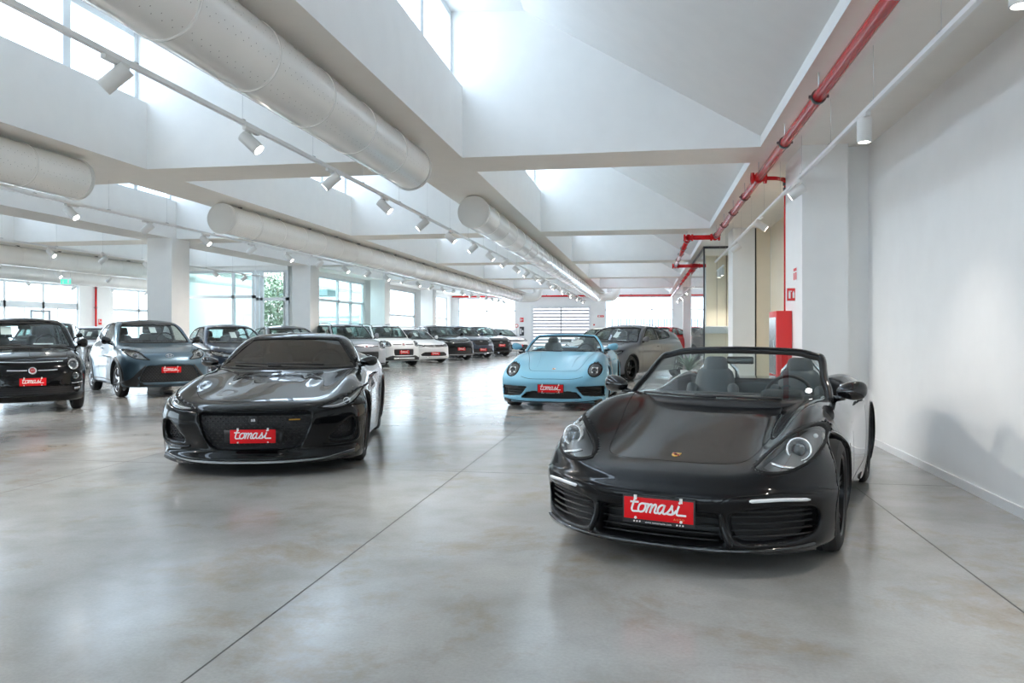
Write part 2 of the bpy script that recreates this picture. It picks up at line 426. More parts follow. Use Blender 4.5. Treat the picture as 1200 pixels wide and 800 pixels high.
tree((-14.2, 29.3, 0), 3.6, .8, 'leafy green tree in the courtyard behind the white framed glass door', n=2600)
# plant on the right, behind the roadster
t = empty('potted_palm', (1.0, 19.3, 0)); tag(t, 'green potted palm standing by the second right-hand column behind the black roadster', 'plant')
mb = MB(); mb.lathe([(0, .001), (0, .15), (.4, .2), (.4, .18), (.36, .175), (.36, .001)], axis='z', n=24); mb.build('pot', M['pot'], t, True)
mb = MB(); rnd = random.Random(3)
for i in range(46):
    az = rnd.uniform(0, 6.28); L_ = rnd.uniform(.5, .85); el = rnd.uniform(.55, 1.3); pr = None; pts = []
    for k in range(7):
        s = k / 6; r_ = L_ * s * math.cos(el) * (1 + .5 * s); z = .38 + L_ * s * math.sin(el) - .28 * s * s
        pts.append((r_ * math.cos(az), r_ * math.sin(az), z, .024 * math.sin(math.pi * (.12 + .86 * s))))
    for a, b_ in zip(pts[:-1], pts[1:]):
        sx, sy = -math.sin(az), math.cos(az)
        mb.quad((a[0] - sx * a[3], a[1] - sy * a[3], a[2]), (a[0] + sx * a[3], a[1] + sy * a[3], a[2]), (b_[0] + sx * b_[3], b_[1] + sy * b_[3], b_[2]), (b_[0] - sx * b_[3], b_[1] - sy * b_[3], b_[2]))
mb.build('leaves', M['leaf'], t)

# ------------------------------------------------------------------ ducts
M['hole'] = mat('duct_hole', (.22, .21, .2), .8)
def duct(x, y0, y1, z, r, label, elbow=0, holes=True, cap0=True):
    t = empty('air_duct', (x, y0, z)); tag(t, label, 'duct', None)
    mb = MB(); L_ = y1 - y0; mb.lathe([(0, r), (L_, r)], axis='y', n=40)
    o = mb.build('duct_pipe', M['duct'], t, True)
    seam = MB(); seam.lathe([(-.012, r), (-.01, r + .007), (.01, r + .007), (.012, r)], axis='y', n=40)
    multi('seam_ring', seam, [(0, k + .001, 0) for k in range(0, int(L_) + 1)], M['duct'], t, True)
    cp = MB(); cp.lathe([(-.004, .001), (-.004, r - .01), (0, r + .012), (.05, r + .012), (.05, r)], axis='y', n=40); sharp(cp.build('end_cap', M['ductcap'], t, True), 30)
    if not elbow:
        cp = MB(); cp.lathe([(L_ - .05, r), (L_ - .05, r + .012), (L_, r + .012), (L_ + .004, r - .01), (L_ + .004, .001)], axis='y', n=40); sharp(cp.build('end_cap', M['ductcap'], t, True), 30)
    else:
        e = MB(); pts = []
        for q in range(9):
            a = math.pi / 2 * q / 8; pts.append((1.2 * r * 1.6 * (1 - math.cos(a)) * elbow, L_ + 1.2 * r * 1.6 * math.sin(a), 0))
        R = 1.2 * r * 1.6; x0 = pts[-1][0]
        for q in range(1, 7):
            a = math.pi / 2 * q / 6; pts.append((x0 + elbow * (.25 + r * 1.3 * math.sin(a)), pts[8][1], r * 1.3 * (1 - math.cos(a))))
        pts.append((pts[-1][0], pts[-1][1], 1.2)); e.tube(pts, r, 28); e.build('elbow', M['duct'], t, True)
    if holes:
        hb = MB(); rows = [math.radians(a) for a in (12, 20, 52, 60, 120, 128, 160, 168)]
        yy = .06
        while yy < min(L_, 26):
            for q, a in enumerate(rows):
                a = -a if q < 8 else a
                for sgn in (1, -1):
                    aa = a * sgn; ct, st = math.cos(aa), math.sin(aa); ps = []
                    for d in range(5):
                        th = 2 * math.pi * d / 5; u = .0042 * math.cos(th); v = .0042 * math.sin(th)
                        ps.append(((r + .0012) * ct - u * st, yy + v + (.05 if q % 2 else 0), (r + .0012) * st + u * ct))
                    hb.quad(*ps)
            yy += .1
        hb.build('perforation', M['hole'], t)
    br = MB(); br.box(-.012, .012, -.01, .01, r, S - z + .0); br.box(-.06, .06, -.012, .012, r - .0, r + .02)
    multi('hanger', br, [(0, .6 + 1.5 * k, 0) for k in range(int((L_ - .6) / 1.5) + 1)], M['darksteel'], t)
    return t
R_ = .255; ZD = 3.26
for i, (nm1, nm2) in enumerate((('large white perforated air duct overhead, nearest the camera', 'long white air duct from behind the nearest cross beam towards the far door'),
                                ('white perforated air duct with rounded end at the upper left edge of the photo', 'long white air duct starting left of centre, running to the far windows'))):
    xx = (BX[i][0] + BX[i][1]) / 2
    duct(xx, YN + .4, 9.2, ZD, R_, nm1)
    duct(xx, 12.75, 45.3, ZD, R_, nm2, elbow=1)
for i, nm in ((3, 'white air duct under the left ceiling beyond the middle column, upper of two'), (4, 'white air duct farthest left, above the entrance glazing')):
    xx = (BX[i][0] + BX[i][1]) / 2
    duct(xx, YN + .4, 46.5, ZD, R_, nm, holes=False)

# ------------------------------------------------------------------ track lights
ZT = 3.065
SPOTDATA = bpy.data.lights.new('track_spot', 'SPOT'); SPOTDATA.energy = 135; SPOTDATA.spot_size = math.radians(95); SPOTDATA.spot_blend = 1.; SPOTDATA.color = (1, .92, .84); SPOTDATA.shadow_soft_size = .05
WALLSPOT = SPOTDATA.copy(); WALLSPOT.energy = 24
ordn = ['first', 'second', 'third', 'fourth', 'fifth', 'sixth', 'seventh', 'eighth', 'ninth', 'tenth', 'eleventh', 'twelfth', 'thirteenth', 'fourteenth', 'fifteenth', 'sixteenth', 'seventeenth', 'eighteenth', 'nineteenth', 'twentieth'] + ['%dth' % k for k in range(21, 50)]
def spot_proto():
    t = empty('spotlight')
    a = MB(); a.box(-.018, .018, -.12, .12, -.03, .0); a.build('track_adapter', M['lampbody'], t)
    s = MB(); s.tube([(0, 0, -.03), (0, 0, -.09)], .009, 8); s.build('stem', M['lampbody'], t, True)
    b = MB(); b.lathe([(-.10, .001), (-.10, .052), (-.097, .055), (.095, .055), (.1, .052), (.1, .046), (.085, .044), (.085, .001)], axis='z', n=24)
    body = sharp(b.build('lamp_body', M['lampbody'], t), 40); body.location = (0, 0, -.12)
    g = MB(); g.lathe([(.0855, .001), (.0855, .042)], axis='z', n=20); gl = g.build('lens', M['lampglow'], body)
    return t
def set_spot(t, tilt, az):
    # lens looks along -z rotated; body is child 'lamp_body'
    for ch in t.children:
        if ch.name.startswith('lamp_body'):
            ch.rotation_euler = (math.pi - tilt, 0, az)
def copy_tree(o, parent=None):
    c_ = o.copy(); COL.objects.link(c_); c_.parent = parent
    for ch in list(o.children): copy_tree(ch, c_)
    return c_
proto = spot_proto(); used = [False]
def track(x, y0, y1, ys, nm, wires, tilt_fn):
    t = empty('light_track', (x, y0, ZT)); tag(t, nm, 'light track')
    b = MB(); b.box(-.018, .018, 0, y1 - y0, 0, .034); b.build('rail', M['white'], t)
    wb = MB(); wb.tube([(0, 0, .03), (0, 0, wires[2])], .0016, 4); wb.box(-.02, .02, -.02, .02, .034, .045)
    multi('wire', wb, [(0, wires[0] + wires[1] * k, 0) for k in range(int((y1 - y0 - wires[0]) / wires[1]) + 1)], M['steel'], t)
    k = -1; short = nm.split(',')[0].replace('white ', '').replace('long ', '')
    for q, yy in enumerate(ys):
        s = proto if not used[0] else copy_tree(proto)
        used[0] = True
        s.location = (x, yy, ZT)
        bear = math.atan2(x, yy) + math.radians(9.5); seen = yy > 0 and abs(938 * math.tan(bear)) < 606
        if seen: k += 1
        s['label'] = ('white cylindrical spotlight, %s from the camera along the %s' % (ordn[k], short)) if seen else 'white cylindrical spotlight on the %s, outside the frame' % short
        s['category'] = 'spotlight'; s['group'] = 'spotlights on the ' + short
        tl, az = tilt_fn(q); set_spot(s, tl, az)
        bd = [c for c in s.children if c.name.startswith('lamp_body')][0]
        lo = bpy.data.objects.new('beam', WALLSPOT if x > 1 and yy < 20 else SPOTDATA); COL.objects.link(lo); lo.parent = bd; lo.location = (0, 0, .11); lo.rotation_euler = (math.pi, 0, 0)
alt = lambda k: (math.radians(48), math.radians(90 + (25 if k % 2 else 0))) if k % 2 == 0 else (math.radians(48), math.radians(-70))
track(1.74, YN + 1, 21.0, [1.15, 4.1, 6.85, 9.75, 12.75, 16.2, -2.0, -5.0, -8.0], 'white right-hand light track, hung beside the red pipe', (.9, 1.45, S - ZT), lambda k: (0, 0) if k < 3 else (math.radians(55), math.radians(-100 if k % 2 else 80)))
track(1.74, 26.0, 46.5, [27.0 + 2.4 * k for k in range(8)], 'white far right light track, beyond the glass partition', (.9, 2.9, S - ZT), alt)
track(2.05, 22.0, 24.0, [22.5, 23.4], 'added short white light track, fill light inside the glass partition', (.3, 1.0, S - ZT), lambda k: (0, 0))  # track and its spots added to brighten the dark office
track(-3.36, YN + 1, 46.5, [4.65 + 1.79 * k for k in list(range(23)) + list(range(-9, -1))], 'long white central light track, left of the near duct', (.6, 1.45, .66), lambda k: alt(k + 1))
track(-7.80, YN + 1, 46.5, [9.87 + 1.7 * k for k in list(range(21)) + list(range(-12, 0))], 'long white left light track, above the aisle cars', (.6, 1.45, .66), alt)
track(-12.2, YN + 1, 24.8, [11.6 + 1.62 * k for k in range(8)], 'white middle column light track, far left', (.6, 1.45, .66), alt)
track(-16.7, YN + 1, 46.0, [16.2 + 2.2 * k for k in range(11)], 'white outer left light track, under the upper left duct', (.6, 1.45, .5), alt)
track(-21.1, YN + 1, 46.0, [20.2 + 2.2 * k for k in range(9)], 'white outermost light track, by the entrance glazing', (.6, 1.45, .5), alt)

# ------------------------------------------------------------------ sprinkler pipe, hose cabinet, signs
t = empty('sprinkler_pipe', (1.46, 0, 3.33)); tag(t, 'glossy red fire main pipe with black clamps running under the right soffit', 'pipe')
rp = .052
p = MB(); p.tube([(0, YN + .5, 0), (0, 17.6, 0)], rp, 20); p.tube([(-.56, 17.6, 0), (-.56, 25.2, 0)], rp, 20); p.tube([(0, 25.2, 0), (0, YF - .2, 0)], rp, 20)
p.tube([(-.56, 17.6, 0), (0, 17.6, 0)], rp, 20); p.tube([(-.56, 25.2, 0), (.9, 25.2, 0)], rp, 20); p.build('main_pipe', M['red'], t, True)
cl = MB(); cl.lathe([(-.022, rp), (-.022, rp + .012), (.022, rp + .012), (.022, rp)], axis='y', n=20); cl.box(-rp - .03, rp + .03, -.012, .012, -.012, .012)
hg = MB(); hg.tube([(0, 0, rp), (0, 0, S - 3.33)], .006, 6)
cs = [(0, y, 0) for y in [-6, -3.6, -1.2, 1.0, 3.2, 5.0, 7.2, 8.9, 10.9, 12.4, 14.0, 15.6, 17.2]] + [(-.56, y, 0) for y in [18.2, 19.8, 21.4, 23.0, 24.6]] + [(0, y, 0) for y in [25.8, 27.4, 29, 31, 33, 35, 37, 39, 41, 43, 45]]
multi('clamp', cl, cs, M['darksteel'], t); multi('hanger_rod', hg, cs, M['steel'], t)
p = MB()
for dx in (.08, -.08): p.lathe([(-.02, rp), (-.02, rp + .022), (.02, rp + .022), (.02, rp)], c=(dx, 0, 0), axis='x', n=20)
p.lathe([(-.07, rp), (-.07, rp + .015), (.07, rp + .015), (.07, rp)], axis='y', n=20)
multi('pipe_coupling', p, [(0, 17.6, 0), (-.56, 17.6, 0), (-.56, 25.2, 0), (0, 25.2, 0), (0, 10.9, 0)], M['red'], t, True)
p = MB(); p.tube([(0, 10.9, 0), (.22, 10.95, 0), (.345, 11.15, .02)], .026, 12); p.tube([(.345, 11.15, .02), (.42, 11.3, .02), (.42, 11.35, -.06), (.42, 11.35, -3.33)], .03, 14); p.build('riser_pipe', M['red'], t, True)
p = MB(); p.lathe([(-.035, .03), (-.03, .045), (.03, .045), (.035, .03)], c=(.42, 11.34, -.0), axis='z', n=16); p.lathe([(-.03, .03), (-.03, .04), (.03, .04), (.03, .03)], c=(.42, 11.35, -.09), axis='z', n=16); p.build('riser_elbow', M['darksteel'], t, True)
t = empty('pipe_far_wall', (0, YF - .15, 3.46)); t.name = 'sprinkler_pipe'; tag(t, 'thin red pipe running across the far wall above the windows', 'pipe')
p = MB(); p.tube([(XC + .2, 0, 0), (1.5, 0, 0)], .05, 12); p.build('main_pipe', M['red'], t, True)
hg = MB(); hg.tube([(0, 0, .04), (0, 0, .08)], .02, 6); multi('hanger_rod', hg, [(XC + 1 + 1.7 * k, 0, 0) for k in range(8)], M['darksteel'], t)

t = empty('hose_cabinet', (1.74, 10.62, 0)); tag(t, 'red fire hose cabinet with glazed door on the side of the nearest column', 'hose cabinet')
rbox('cabinet_box', (0, .33, .79), (.19, .62, 1.58), .006, M['redsign'], t)
f = MB(); f.box(-.101, -.095, .06, .60, .76, 1.5); f.build('cabinet_door', mat('cabinet_glass_silver', (.55, .56, .57), .25, .6), t)
f = MB(); f.tube([(-.11, .14, 1.0), (-.11, .14, 1.2)], .006, 8); f.build('door_handle', M['steel'], t)
t = empty('fire_sign', (1.80, 10.46, 1.78)); tag(t, 'square red fire extinguisher sign with white symbols projecting above the hose cabinet', 'sign')
rbox('sign_plate', (0, 0, 0), (.13, .006, .17), .001, M['white'], t); rbox('sign_face', (0, -.0045, 0), (.115, .003, .155), .001, M['redsign'], t)
f = MB(); f.lathe([(-.045, .012), (.02, .012), (.03, .005), (.042, .005)], c=(.02, -.009, 0), axis='z', n=12, cap=True); f.box(-.04, -.015, -.009, -.006, -.05, .03); f.box(-.04, .0, -.009, -.006, .035, .045); f.build('sign_symbol', M['white'], t)
t = empty('fire_notice', (1.835, 10.42, 2.03)); tag(t, 'small white and red hydrant notice on the nearest column above the fire sign', 'sign')
rbox('notice_plate', (0, 0, 0), (.004, .24, .17), .001, M['white'], t)
f = MB(); f.box(-.004, -.002, -.10, .10, .04, .075); f.box(-.004, -.002, -.10, -.02, -.07, .02); f.box(-.004, -.002, .02, .10, -.07, .02); f.build('notice_print', M['redsign'], t)
def flatsign(name, x, z, w_, h_, label, m='redsign', cat='sign', y=YF - .012, sym=True):
    t = empty(name, (x, y, z)); tag(t, label, cat)
    rbox('sign_plate', (0, 0, 0), (w_, .012, h_), .002, M[m], t)
    if sym:
        f = MB(); f.box(-w_ * .36, -w_ * .08, -.011, -.006, -h_ * .32, h_ * .3); f.box(w_ * .06, w_ * .36, -.011, -.006, -h_ * .1, h_ * .12); f.build('sign_symbol', M['white'], t)
flatsign('fire_sign', xw(611.5), zw(374.5, 48.6), .22, .26, 'red and white extinguisher sign on the far wall left of the sectional door')
flatsign('exit_sign', xw(704), zw(370.5, 48.6), .38, .11, 'long red emergency sign on the far wall right of the sectional door')
flatsign('alarm_button', xw(702) - .3, zw(380.5, 48.6), .09, .09, 'tiny red alarm button on the far wall right of the door', 'redsign', 'alarm', sym=False)
flatsign('wall_poster', xw(611.5), zw(388, 48.6), .28, .55, 'dark notice poster on the far wall left of the sectional door', 'darksteel', 'poster')
t = empty('round_sign', (xw(607), YF - .5, 0)); tag(t, 'small round red sign on a pole before the far wall', 'sign')
f = MB(); f.tube([(0, 0, 0), (0, 0, 1.6)], .02, 8); f.build('pole', M['steel'], t, True); f = MB(); f.lathe([(-.01, .001), (-.01, .11), (.01, .11), (.01, .001)], c=(0, -.03, 1.65), axis='y', n=24); f.build('sign_disc', M['redsign'], t)
f = MB(); f.lathe([(-.012, .001), (-.012, .07), (-.01, .07)], c=(0, -.03, 1.65), axis='y', n=24); f.build('sign_symbol', M['white'], t)
# left side: exit sign, riser with sign
t = empty('exit_sign', (-19.4, 24.3, 3.02)); tag(t, 'green running man exit sign hanging before the entrance glazing', 'sign')
rbox('sign_box', (0, 0, 0), (.42, .05, .22), .008, M['white'], t); rbox('sign_face', (0, -.027, -.02), (.38, .006, .16), .001, M['green'], t)
f = MB(); f.box(.06, .13, -.034, -.03, -.08, .05); f.box(-.12, -.09, -.034, -.03, -.09, .0); f.box(-.14, -.07, -.034, -.03, -.02, .0); f.lathe([(-.034, .001), (-.034, .014), (-.03, .014)], c=(-.105, 0, .03), axis='y', n=12); f.build('sign_symbol', M['white'], t)
f = MB(); f.tube([(-.15, 0, .11), (-.15, 0, .52)], .004, 6); f.tube([(.15, 0, .11), (.15, 0, .52)], .004, 6); f.build('hanger_rod', M['steel'], t)
t = empty('riser_pipe', (XL + .1, 32.95, 0)); tag(t, 'red vertical riser pipe on the left wall pier beside the entrance', 'pipe')
f = MB(); f.tube([(0, 0, 0), (0, 0, S)], .045, 12); f.build('main_pipe', M['red'], t, True); f = MB()
for z in (1.2, 2.4, 3.3): f.lathe([(-.02, .045), (-.02, .06), (.02, .06), (.02, .045)], c=(0, 0, z), axis='z', n=12); f.box(-.1, 0, -.02, .02, z - .01, z + .01)
f.build('pipe_clamp', M['darksteel'], t)
t = empty('fire_sign', (XL + .012, 33.35, 1.75)); tag(t, 'red fire sign beside the vertical red riser on the left pier', 'sign')
rbox('sign_plate', (0, 0, 0), (.012, .22, .26), .002, M['redsign'], t); f = MB(); f.box(.006, .01, -.08, .08, -.02, .02); f.box(.006, .01, -.08, -.02, .04, .1); f.build('sign_symbol', M['white'], t)

# ------------------------------------------------------------------ daylight, camera
W = bpy.data.worlds.new('overcast'); bpy.context.scene.world = W; W.use_nodes = True
nt = W.node_tree; bg = nt.nodes['Background']
tc = nt.nodes.new('ShaderNodeTexCoord'); sp = nt.nodes.new('ShaderNodeSeparateXYZ'); rp_ = nt.nodes.new('ShaderNodeValToRGB')
nt.links.new(tc.outputs['Generated'], sp.inputs[0]); nt.links.new(sp.outputs['Z'], rp_.inputs[0])
rp_.color_ramp.elements[0].color = (.30, .36, .41, 1); rp_.color_ramp.elements[0].position = 0
rp_.color_ramp.elements[1].color = (.66, .75, .86, 1); rp_.color_ramp.elements[1].position = .8
nt.links.new(rp_.outputs[0], bg.inputs[0]); bg.inputs[1].default_value = 8.0
def portal(loc, rot, sx, sy):
    l = bpy.data.lights.new('daylight_portal', 'AREA'); l.shape = 'RECTANGLE'; l.size = sx; l.size_y = sy; l.cycles.is_portal = True
    o = bpy.data.objects.new('daylight_portal', l); COL.objects.link(o); o.location = loc; o.rotation_euler = rot
    o['kind'] = 'structure'
for i, (xl, xr) in enumerate(PITS):
    y0, y1 = YN, YF
    if i == 3: y1 = 25.4
    portal((xl - .19, (y0 + y1) / 2, 4.94), (0, -math.pi / 2, 0), .95, y1 - y0)
portal((XL - .2, (2 + 47.5) / 2, 1.7), (0, -math.pi / 2, 0), 3.2, 45.5)
portal((-11, YN - .18, 1.7), (-math.pi / 2, 0, math.pi), 26., 3.2)
portal((-4.9, YF + .2, 2.4), (math.pi / 2, 0, math.pi), 14., 2.0)
portal((XC - .15, 36.9, 1.7), (0, -math.pi / 2, 0), 3.3, 21.5)
portal((-14, YC + .15, 1.7), (math.pi / 2, 0, math.pi), 3.8, 3.3)
cam = bpy.data.cameras.new('camera'); co = bpy.data.objects.new('camera', cam); COL.objects.link(co)
cam.sensor_width = 36; cam.lens = 938 / 1200 * 36; cam.shift_y = -.01; cam.clip_end = 300
co.location = (0, 0, 1.32); co.rotation_euler = (math.pi / 2, 0, math.radians(9.5)); bpy.context.scene.camera = co
sc = bpy.context.scene
sc.view_settings.view_transform = 'Standard'; sc.view_settings.look = 'None'; sc.view_settings.gamma = 1; sc.view_settings.use_curve_mapping = False
sc.view_settings.exposure = 0.80
sc.cycles.max_bounces = 12; sc.cycles.diffuse_bounces = 6; sc.cycles.glossy_bounces = 5; sc.cycles.transparent_max_bounces = 16
sc.cycles.sample_clamp_indirect = 15; sc.cycles.caustics_reflective = False; sc.cycles.caustics_refractive = False
# ------------------------------------------------------------------ car body toolkit (implicit body -> mesh)
def spline(pts):
    """C2 cubic through points, tabulated"""
    x = np.array([p[0] for p in pts], float); y = np.array([p[1] for p in pts], float); n = len(x)
    xs = np.linspace(x[0], x[-1], 1200)
    if n < 3: ys = np.interp(xs, x, y)
    else:
        h = np.diff(x); A = np.zeros((n, n)); r = np.zeros(n); A[0, 0] = A[-1, -1] = 1
        for i in range(1, n - 1):
            A[i, i - 1] = h[i - 1]; A[i, i] = 2 * (h[i - 1] + h[i]); A[i, i + 1] = h[i]
            r[i] = 6 * ((y[i + 1] - y[i]) / h[i] - (y[i] - y[i - 1]) / h[i - 1])
        m = np.linalg.solve(A, r); k = np.clip(np.searchsorted(x, xs) - 1, 0, n - 2); d = xs - x[k]
        ys = y[k] + d * ((y[k + 1] - y[k]) / h[k] - h[k] * (2 * m[k] + m[k + 1]) / 6) + d * d * m[k] / 2 + d ** 3 * (m[k + 1] - m[k]) / (6 * h[k])
    g = np.gradient(ys, xs)
    def f(v): return np.interp(v, xs, ys)
    f.d = lambda v: np.interp(v, xs, g)
    return f

def smax(a, b, k):
    h = np.maximum(k - np.abs(a - b), 0.); return np.maximum(a, b) + h * h / (4 * k)
def smin(a, b, k): return -smax(-a, -b, k)

def crom(pts, n=5, closed=True, corners=()):
    """Catmull-Rom through 2D points; indices in corners stay sharp"""
    P = [np.array(p, float) for p in pts]; m = len(P); out = []
    rng = range(m if closed else m - 1)
    for i in rng:
        p1, p2 = P[i], P[(i + 1) % m]
        p0 = P[i - 1] if (i > 0 or closed) else p1
        p3 = P[(i + 2) % m] if (i + 2 < m or closed) else p2
        if i in corners: p0 = p1 + (p1 - p2) * .0 + (p1 - p2) * .3
        if (i + 1) % m in corners: p3 = p2 + (p2 - p1) * .3
        for k in range(n):
            t = k / n
            out.append(tuple(.5 * ((2 * p1) + (-p0 + p2) * t + (2 * p0 - 5 * p1 + 4 * p2 - p3) * t * t + (-p0 + 3 * p1 - 3 * p2 + p3) * t ** 3)))
    if not closed: out.append(tuple(P[-1]))
    return out

def polysd(px, pz, poly):
    if getattr(px, 'ndim', 0) == 1 and getattr(pz, 'ndim', 0) == 1 and len(px) > 500:
        a = np.array(poly); lo, hi = a.min(0), a.max(0)
        o = np.hypot(np.maximum(np.maximum(lo[0] - px, px - hi[0]), 0), np.maximum(np.maximum(lo[1] - pz, pz - hi[1]), 0))
        k = np.nonzero(o < .05)[0]
        if len(k): o[k] = polysd_(px[k], pz[k], poly)
        return o
    return polysd_(px, pz, poly)
def polysd_(px, pz, poly):
    d = None; inside = None; n = len(poly)
    for i in range(n):
        a = poly[i]; b = poly[(i + 1) % n]
        ex, ez = b[0] - a[0], b[1] - a[1]; wx, wz = px - a[0], pz - a[1]
        t = np.clip((wx * ex + wz * ez) / (ex * ex + ez * ez + 1e-12), 0, 1)
        q = (wx - ex * t) ** 2 + (wz - ez * t) ** 2
        d = q if d is None else np.minimum(d, q)
        c = ((pz >= a[1]) != (pz >= b[1])) & (px < ex * (pz - a[1]) / (ez if abs(ez) > 1e-12 else 1e-12) + a[0])
        inside = c if inside is None else inside ^ c
    return np.where(inside, -1., 1.) * np.sqrt(d)

PROJ = {'F': (0, 2, 1, 1.), 'R': (0, 2, 1, -1.), 'S': (1, 2, 0, -1.), 'T': (0, 1, 2, -1.)}   # (u axis, v axis, ray axis, ray direction)

class Car:
    """s: dict of profiles. x lateral, y from nose to tail, z up"""
    def __init__(c, s):
        c.s = s; c.L = s['L']; c.W = s['W']
        for k in ('zt', 'wp', 'ws', 'yf', 'yr', 'fen', 'zb'): setattr(c, k, spline(s[k]))
        g = s.get('gh')
        if g:
            c.zr = spline(g['zr']); c.wg = spline(g['wg']); c.yw = spline(g['yw']); c.yb = spline(g['yb'])
        c.carves = []
    def lower(c, x, y, z):
        s = c.s; X = np.abs(x); W = c.W
        top = c.zt(y) - s.get('crown', .05) * (X / W) ** 2 + c.fen(y) * np.exp(-((X - s.get('xf', .66)) / s.get('sf', .17)) ** 2)
        for (x0, sx, y0, sy, a) in s.get('bumps', []): top = top + a * np.exp(-((X - x0) / sx) ** 2 - ((y - y0) / sy) ** 2)
        fT = (z - top) / np.sqrt(1 + c.zt.d(y) ** 2)
        w = c.wp(y) + c.ws(z)
        for (ya, za, ra) in s['arch']:
            r = np.sqrt((y - ya) ** 2 + (z - za) ** 2); w = w + s.get('flare', .012) * np.exp(-((r - ra) / .10) ** 2)
        fS = X - w
        cf, pf = s['cf'], s['pf']; xx = np.minimum(X / W, 1.15); pl = cf * xx ** pf; dp = cf * pf / W * xx ** (pf - 1)
        fF = (c.yf(z) + pl - y) / np.sqrt(1 + dp ** 2 + np.minimum(c.yf.d(z) ** 2, 4))
        cr, pr = s['cr'], s['pr']; pl = cr * xx ** pr; dp = cr * pr / W * xx ** (pr - 1)
        fR = (y - (c.L - c.yr(z) - pl)) / np.sqrt(1 + dp ** 2)
        f = smax(fT, fS, s.get('kts', .16)); f = smax(f, fF, s.get('kf', .10)); f = smax(f, fR, .08)
        return smax(f, c.zb(y) - z, .05)
    def green(c, x, y, z):
        g = c.s['gh']; X = np.abs(x)
        fr = (z - (c.zr(y) - g.get('crown', .05) * (X / .6) ** 2)) / np.sqrt(1 + c.zr.d(y) ** 2)
        fs = (X - (c.wg(y) - g.get('tumble', .4) * (z - g['zbelt']))) * .92
        fw = (c.yw(z) + g.get('wcurve', .25) * X ** 2 - y) / np.sqrt(1 + c.yw.d(z) ** 2)
        fb = (y - (c.yb(z) - g.get('bcurve', .15) * X ** 2)) / np.sqrt(1 + c.yb.d(z) ** 2)
        f = smax(fr, fs, g.get('k1', .10)); f = smax(f, fw, g.get('k2', .05)); f = smax(f, fb, g.get('k3', .07))
        return smax(f, (g['zbelt'] - .25) - z, .02)
    def base(c, x, y, z):
        f = c.lower(x, y, z)
        if 'gh' in c.s and not c.s.get('open'): f = smin(f, c.green(x, y, z), c.s['gh'].get('kj', .03))
        return f
    def final(c, x, y, z):
        b = c.base(x, y, z); f = b; X = np.abs(x); s = c.s
        def U(pr): return {'F': (X, z), 'R': (X, z), 'S': (y, z), 'T': (X, y)}[pr]
        for cv in c.carves:
            u, v = U(cv['pr']); pd = polysd(u, v, cv['poly'])
            lim = {'F': y - cv.get('lim', 1.3), 'R': cv.get('lim', c.L - .9) - y, 'S': .15 - X, 'T': .3 - z}[cv['pr']]
            k = np.maximum(np.maximum(pd, -(b + cv['d'])), lim)
            if cv.get('soft'): f = smax(f, -k, cv['soft'])
            else: f = np.maximum(f, -k)
        for (ya, za, ra) in s['arch']:
            r = np.sqrt((y - ya) ** 2 + (z - za) ** 2); k = np.maximum(r - ra, (c.W - .34) - X); f = np.maximum(f, -k)
        if 'gh' in s and not s.get('open'):
            g = s['gh']; t = .045
            gi = c.green(x, y, z) + t
            k = np.maximum(gi, (g['zbelt'] - .02) - z); f = np.maximum(f, -k)
            # footwell / cabin tub
            k = np.maximum(np.maximum(c.lower(x, y, z) + .09, .34 - z), np.maximum(g['cab'][0] - y, y - g['cab'][1]))
            k = np.maximum(k, z - g['zbelt'] - .1); f = np.maximum(f, -k)
            for (pr, poly) in c.holes:
                u, v = U(pr); pd = polysd(u, v, poly)
                if pr == 'F': lim = np.maximum(y - (c.yw(z) + g.get('wcurve', .25) * X ** 2) - .22, (c.yw(z) - .3) - y)
                elif pr == 'R': lim = (c.yb(z) - .45) - y
                else: lim = .3 - X
                f = np.maximum(f, -np.maximum(pd, lim))
        if s.get('open'):
            k = np.maximum(np.maximum(polysd(X, y, s['open']), .32 - z), -(c.W - .05 - X) * 1.)
            k = np.maximum(polysd(X, y, s['open']), .32 - z); f = smax(f, -k, .035)
        return f
    def project(c, uv, pr, off=0., fn=None):
        """shoot rays at the uncarved body; returns points and normals"""
        fn = fn or c.base; a, b, r, sg = PROJ[pr]; n = len(uv); P = np.zeros((n, 3)); P[:, a] = [q[0] for q in uv]; P[:, b] = [q[1] for q in uv]
        if pr == 'F': t0, t1 = -.15, 2.6
        elif pr == 'R': t0, t1 = c.L + .15, c.L - 2.0
        elif pr == 'S': t0, t1 = c.W + .15, .15
        else: t0, t1 = 1.9, .1
        T = np.linspace(t0, t1, 110); Q = np.repeat(P[:, None, :], len(T), 1); Q[:, :, r] = T[None, :]
        F = fn(Q[..., 0], Q[..., 1], Q[..., 2]); neg = F < 0; hit = neg.any(1); i = np.argmax(neg, 1); i = np.where(hit, np.maximum(i, 1), 1)
        lo, hi = T[i - 1], T[i]
        # rays that miss: closest approach
        j = np.argmin(F, 1); lo = np.where(hit, lo, T[j]); hi = np.where(hit, hi, T[j])
        for _ in range(14):
            m = (lo + hi) / 2; P[:, r] = m; f = fn(P[:, 0], P[:, 1], P[:, 2]); lo = np.where(f > 0, m, lo); hi = np.where(f > 0, hi, m)
        P[:, r] = (lo + hi) / 2
        N = c.grad(P, fn)
        return P + N * off, N
    def grad(c, P, fn, e=2e-3, unit=True):
        G = np.stack([fn(*(P + np.eye(3)[i] * e).T) - fn(*(P - np.eye(3)[i] * e).T) for i in range(3)], 1) / (2 * e)
        if unit: G /= np.maximum(np.linalg.norm(G, axis=1, keepdims=True), 1e-9)
        return G
